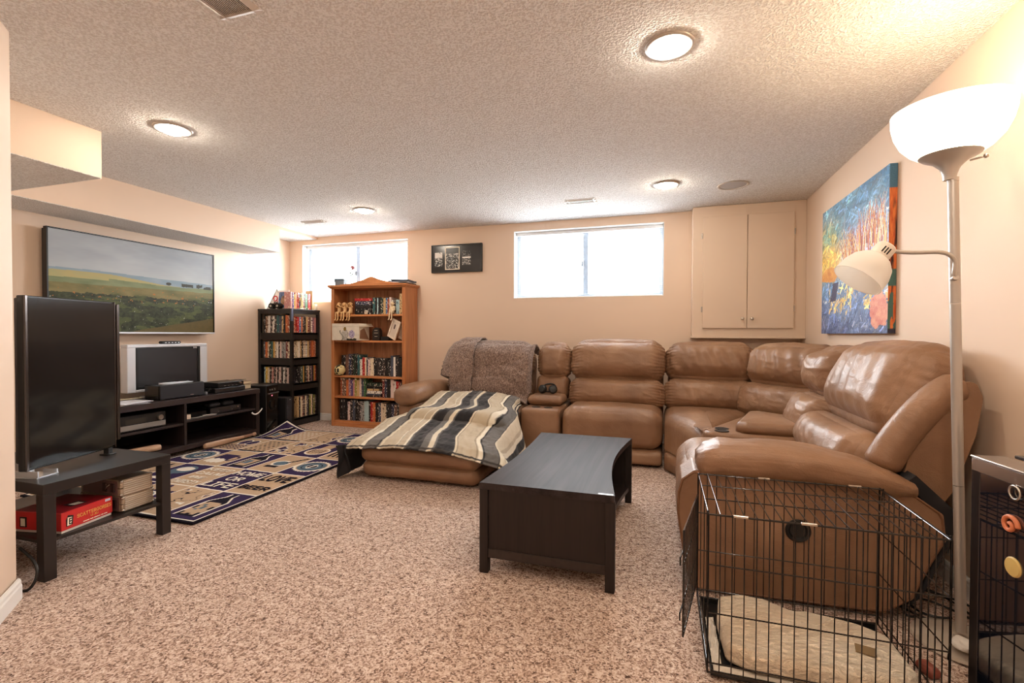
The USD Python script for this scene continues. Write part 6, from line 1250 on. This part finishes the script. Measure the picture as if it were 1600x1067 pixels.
# the door at the left end, ajar
DA, DB = np.array([GX0 - 0.004, GY1 - 0.02]), np.array([GX0 - 0.075, GY0 + 0.05])
dr = []
for i in range(13):
    q = DA + (DB - DA) * i / 12; dr.append(bar((*q, 0.10), (*q, 0.47), rf if i in (0, 12) else rw))
for z in (0.10, 0.22, 0.35, 0.47): dr.append(bar((*DA, z), (*DB, z), rf if z in (0.10, 0.47) else 0.0022))
part(t, "door", dr, M_WIRE, smooth=60, kind="stuff")
for z in (0.20, 0.39): part(t, "door_latch", [bar((*(DB + [0.0, 0.03]), z), (*(DB + [-0.012, -0.035]), z), 0.003), bar((*(DB + [-0.012, -0.035]), z), (*(DB + [-0.012, -0.035]), z - 0.025), 0.003)], M_WIRE, smooth=60)
for x in (GX0, GX1):
    for z, y in ((GH - 0.045, GY0 + 0.02), (GH - 0.045, GY1 - 0.02), (0.20, GY0 + 0.01)): part(t, "corner_hook", bar((x, y, z), (x, y - 0.012, z + 0.055), 0.0028), M_WIRE, smooth=60)
for x in (GX0 + 0.075, GX0 + 0.27): part(t, "hinge_clip", box(x, x + 0.045, GY0 - 0.004, GY0 + 0.004, GH - 0.002, GH + 0.006, 0.0015), M_CHROME)
for x in (GX0 + 0.23, GX0 + 0.55): part(t, "hinge_clip", box(x, x + 0.045, GY1 - 0.004, GY1 + 0.004, GH - 0.002, GH + 0.006, 0.0015), M_CHROME)
part(t, "tray", [box(GX0 + .012, GX1 - .012, GY0 + .012, GY1 - .012, 0.010, 0.014), box(GX0 + .012, GX0 + .016, GY0 + .012, GY1 - .012, 0.014, 0.032), box(GX0 + .012, GX1 - .012, GY1 - .016, GY1 - .012, 0.014, 0.032), box(GX0 + .012, GX1 - .012, GY0 + .012, GY0 + .016, 0.014, 0.026)], M_BLACK, smooth=False)
for x in (GX0 + .05, GX1 - .05):
    for y in (GY0 + .05, GY1 - .05): part(t, "foot", box(x - .012, x + .012, y - .012, y + .012, 0, 0.011, .002), M_BLACK, smooth=False)
M_FLEECE = new_mat("cream_fleece", {"tc": ("texture_coordinate", {}), "m": ("mapping", {"scale": (30, 60, 45), "rotation": (0, 0, 0.5)}), "n": ("noise_texture", {"scale": 1.0, "detail": 4, "roughness": 0.65, "distortion": 1.4}), "n2": ("noise_texture", {"scale": 5, "detail": 2}),
    "r": ("rgb_ramp", {"ramp": [(0.3, tuple(C(236, 212, 182))), (0.7, tuple(C(252, 238, 216)))]}), "rr": ("rgb_ramp", {"ramp": [(0.25, (0, 0, 0)), (0.60, (1, 1, 1))]}), "b": ("bump", {"distance": 0.012, "strength": 0.9}), "p": ("principled_bsdf", {"roughness": 0.95, "sheen_weight": 0.3, "specular_ior_level": 0.1})},
    [("tc.object", "m.vector"), ("m.vector", "n.vector"), ("tc.object", "n2.vector"), ("n2.fac", "r.fac"), ("r.color", "p.base_color"), ("n.fac", "rr.fac"), ("rr.color", "b.height"), ("b.normal", "p.normal")])
bed = [(0.215, 1.76), (0.205, 1.95), (0.225, 2.09), (0.31, 2.13), (0.40, 2.12), (0.47, 2.06), (0.53, 2.075), (0.62, 2.06), (0.70, 2.03), (0.765, 1.98), (0.775, 1.80), (0.74, 1.735), (0.5, 1.725), (0.3, 1.725)]
t = thing("dog_bed", "cream fleece pad lying inside the wire dog crate", "dog bed", (0.49, 1.93, 0.036))
bm_ = pad(bed, 0.036, 0.100, 0.03, crown=0.015, n=140, corner=0.03); bm_ = bm_.subdivide().subdivide(); v = bm_.vertices
bm_.vertices = v + bm_.vertex_normals * (0.024 * (meshkit.fbm(v * [7, 9, 7], 3, 4) - 0.5))[:, None] * np.clip((v[:, 2:] - 0.036) / 0.05, 0, 1)
part(t, "pad", bm_, M_FLEECE, smooth=True)
zp = bm_.vertices[:, 2][(np.abs(bm_.vertices[:, 0] - 0.64) < .05) & (np.abs(bm_.vertices[:, 1] - 1.83) < .05)].max()
part(t, "patch", put(box(-.028, .028, -.024, .024, 0, .003), (0.645, 1.835, zp), rz=-14), plain("patch_brown", (132, 110, 78), 0.8), smooth=False, label="small brown square patch on the pad")
# crumpled cloth under the pad at the open end
U, V = np.meshgrid(np.linspace(0, 1, 90), np.linspace(0, 1, 46), indexing="ij")
cxp = 0.172 + 0.60 * U; wv = meshkit.fbm(np.stack([U * 14, V * 5, U * 0], -1), 4, 21)
cl = np.stack([cxp, 1.715 + 0.035 * V + 0.0 * U, 0.018 + 0.012 * V * 0 + 0.016 * wv * (0.4 + 0.6 * np.sin(V * 3.1))], -1)
t = thing("crumpled_cloth", "crumpled pale cloth spread under the fleece pad at the crate's door end", "cloth", (0.46, 1.75, 0.015))
m, _ = sheet(cl, 0.003); part(t, "near_edge", m, plain("pale_cotton", (214, 204, 190), 0.85, bump=(60, 0.003)), smooth=True)
c2 = np.stack([0.170 + 0.030 * U, 1.757 + 0.28 * V, 0.019 + 0.035 * meshkit.fbm(np.stack([U * 4, V * 12, U * 0 + 4], -1), 4, 23) * np.sin(V * 3.0) ** .5 * (0.5 + U * .5)], -1)
m, _ = sheet(c2, 0.003); m.fix_normals(); part(t, "end_fold", m, plain("pale_cotton", (214, 204, 190), 0.85, bump=(60, 0.003)), smooth=True)
# ================================================================== gloss black cabinet at the right edge
Ca, Cb = np.array([0.905, 1.810]), np.array([0.905 + 0.05, 1.810 - 0.46]); d2 = (Cb - Ca) / np.linalg.norm(Cb - Ca); n2_ = np.array([-d2[1], d2[0]])   # n2_ points to the wall
CMx = np.eye(4); CMx[:3, 0], CMx[:3, 1], CMx[:3, 3] = [*d2, 0], [*n2_, 0], [*Ca, 0]
cab = lambda m: (lambda k: (k.apply_transform(CMx), k)[1])(m.copy())      # x along the face towards the camera, y into the cabinet
t = thing("gloss_cabinet", "gloss black glass-fronted cabinet with silver edges at the right edge of the view", "cabinet", (*((Ca + Cb) / 2), 0))
ZC = 0.785; L2 = 0.46; D2 = 0.24
M_GFR = new_mat("black_cabinet_glass", {"p": ("principled_bsdf", {"base_color": (0.006, 0.008, 0.016), "roughness": 0.03, "specular_ior_level": 1.0, "coat_weight": 1.0, "coat_ior": 1.9})})
M_STL = plain("silver_edge", (176, 172, 170), 0.22, metal=0.9)
part(t, "carcass", cab(box(0.004, L2, 0.012, D2, 0.02, ZC - 0.03)), M_BLACK, smooth=False)
part(t, "glass_front", cab(box(0.034, L2, 0.0, 0.010, 0.04, ZC - 0.045, 0.001)), M_GFR)
part(t, "corner_post", cab(box(0, 0.034, -0.001, 0.03, 0, ZC - 0.006, 0.002)), plain("dark_steel", (70, 66, 68), 0.25, metal=0.8))
part(t, "top_rail", cab(box(0, L2, -0.002, 0.02, ZC - 0.045, ZC - 0.006, 0.002)), M_STL)
part(t, "top_plate", cab(box(-0.003, L2, -0.004, D2 * 0.36, ZC - 0.006, ZC, 0.002)), M_STL); part(t, "top_plate", cab(box(-0.003, L2, D2 * 0.46, D2, ZC - 0.006, ZC + 0.004, 0.002)), plain("dark_steel", (70, 66, 68), 0.25, metal=0.8))
part(t, "foot", [cab(box(0.02, 0.06, 0.03, 0.07, 0, 0.022)), cab(box(L2 - .06, L2 - .02, 0.03, 0.07, 0, 0.022)), cab(box(0.02, 0.06, D2 - .05, D2 - .01, 0, 0.022)), cab(box(L2 - .06, L2 - .02, D2 - .05, D2 - .01, 0, 0.022))], M_BLACK, smooth=False, kind="stuff")
sw = [(0.028 * (1 - s / 9.5) * math.cos(s), 0.028 * (1 - s / 9.5) * math.sin(s)) for s in np.linspace(0, 8.2, 60)]
part(t, "spiral_ornament", cab(tube([(0.150 + a, -0.005, 0.628 + b) for a, b in sw], 0.006, 8)), plain("ornament_orange", (206, 118, 76), 0.5), smooth=True, label="orange spiral ornament on the glass")
part(t, "disc_ornament", cab(put(lathe([(0.001, .006), (.024, .005), (.027, .002), (.027, 0), (.001, 0)][::-1], n=24), (0.158, 0.0, 0.515), rx=90)), plain("ornament_gold", (206, 176, 106), 0.4), smooth=40, label="pale gold disc on the glass")
part(t, "ring_handle", cab(tube([(0.165 + .018 * math.cos(a), -0.006, 0.722 + .018 * math.sin(a)) for a in np.linspace(0, 2 * np.pi, 24, endpoint=False)], 0.003, 6, closed=True)), M_CHROME, smooth=True)
# small things on the carpet between crate and cabinet
t = thing("dog_toy", "reddish-brown rubber toy on the carpet between crate and gloss cabinet", "dog toy", (0.865, 1.93, 0))
part(t, "body", put(cushion(0.022, 0.035, 0.016, 0.015, (0, 0, 0.006), n=14), (0.868, 1.955, 0.0172), rz=20), plain("toy_terracotta", (140, 74, 60), 0.55), smooth=True)
tp = trimesh.creation.icosphere(3, 0.032); v = tp.vertices; tp.vertices = v * [1.0, 1.2, 0.6] * (0.75 + 0.6 * meshkit.fbm(v * 40, 3, 3))[:, None]; tp.apply_translation([0.0, 0.0, -tp.bounds[0][2] + 0.031])
single("crumpled_tissue", "crumpled white tissue lying on the lamp's round base", "tissue", put(tp, (1.028, 2.085, 0)), plain("tissue_white", (240, 236, 230), 0.8), smooth=False)
stage.SetDefaultPrim(stage.GetPrimAtPath("/World"))
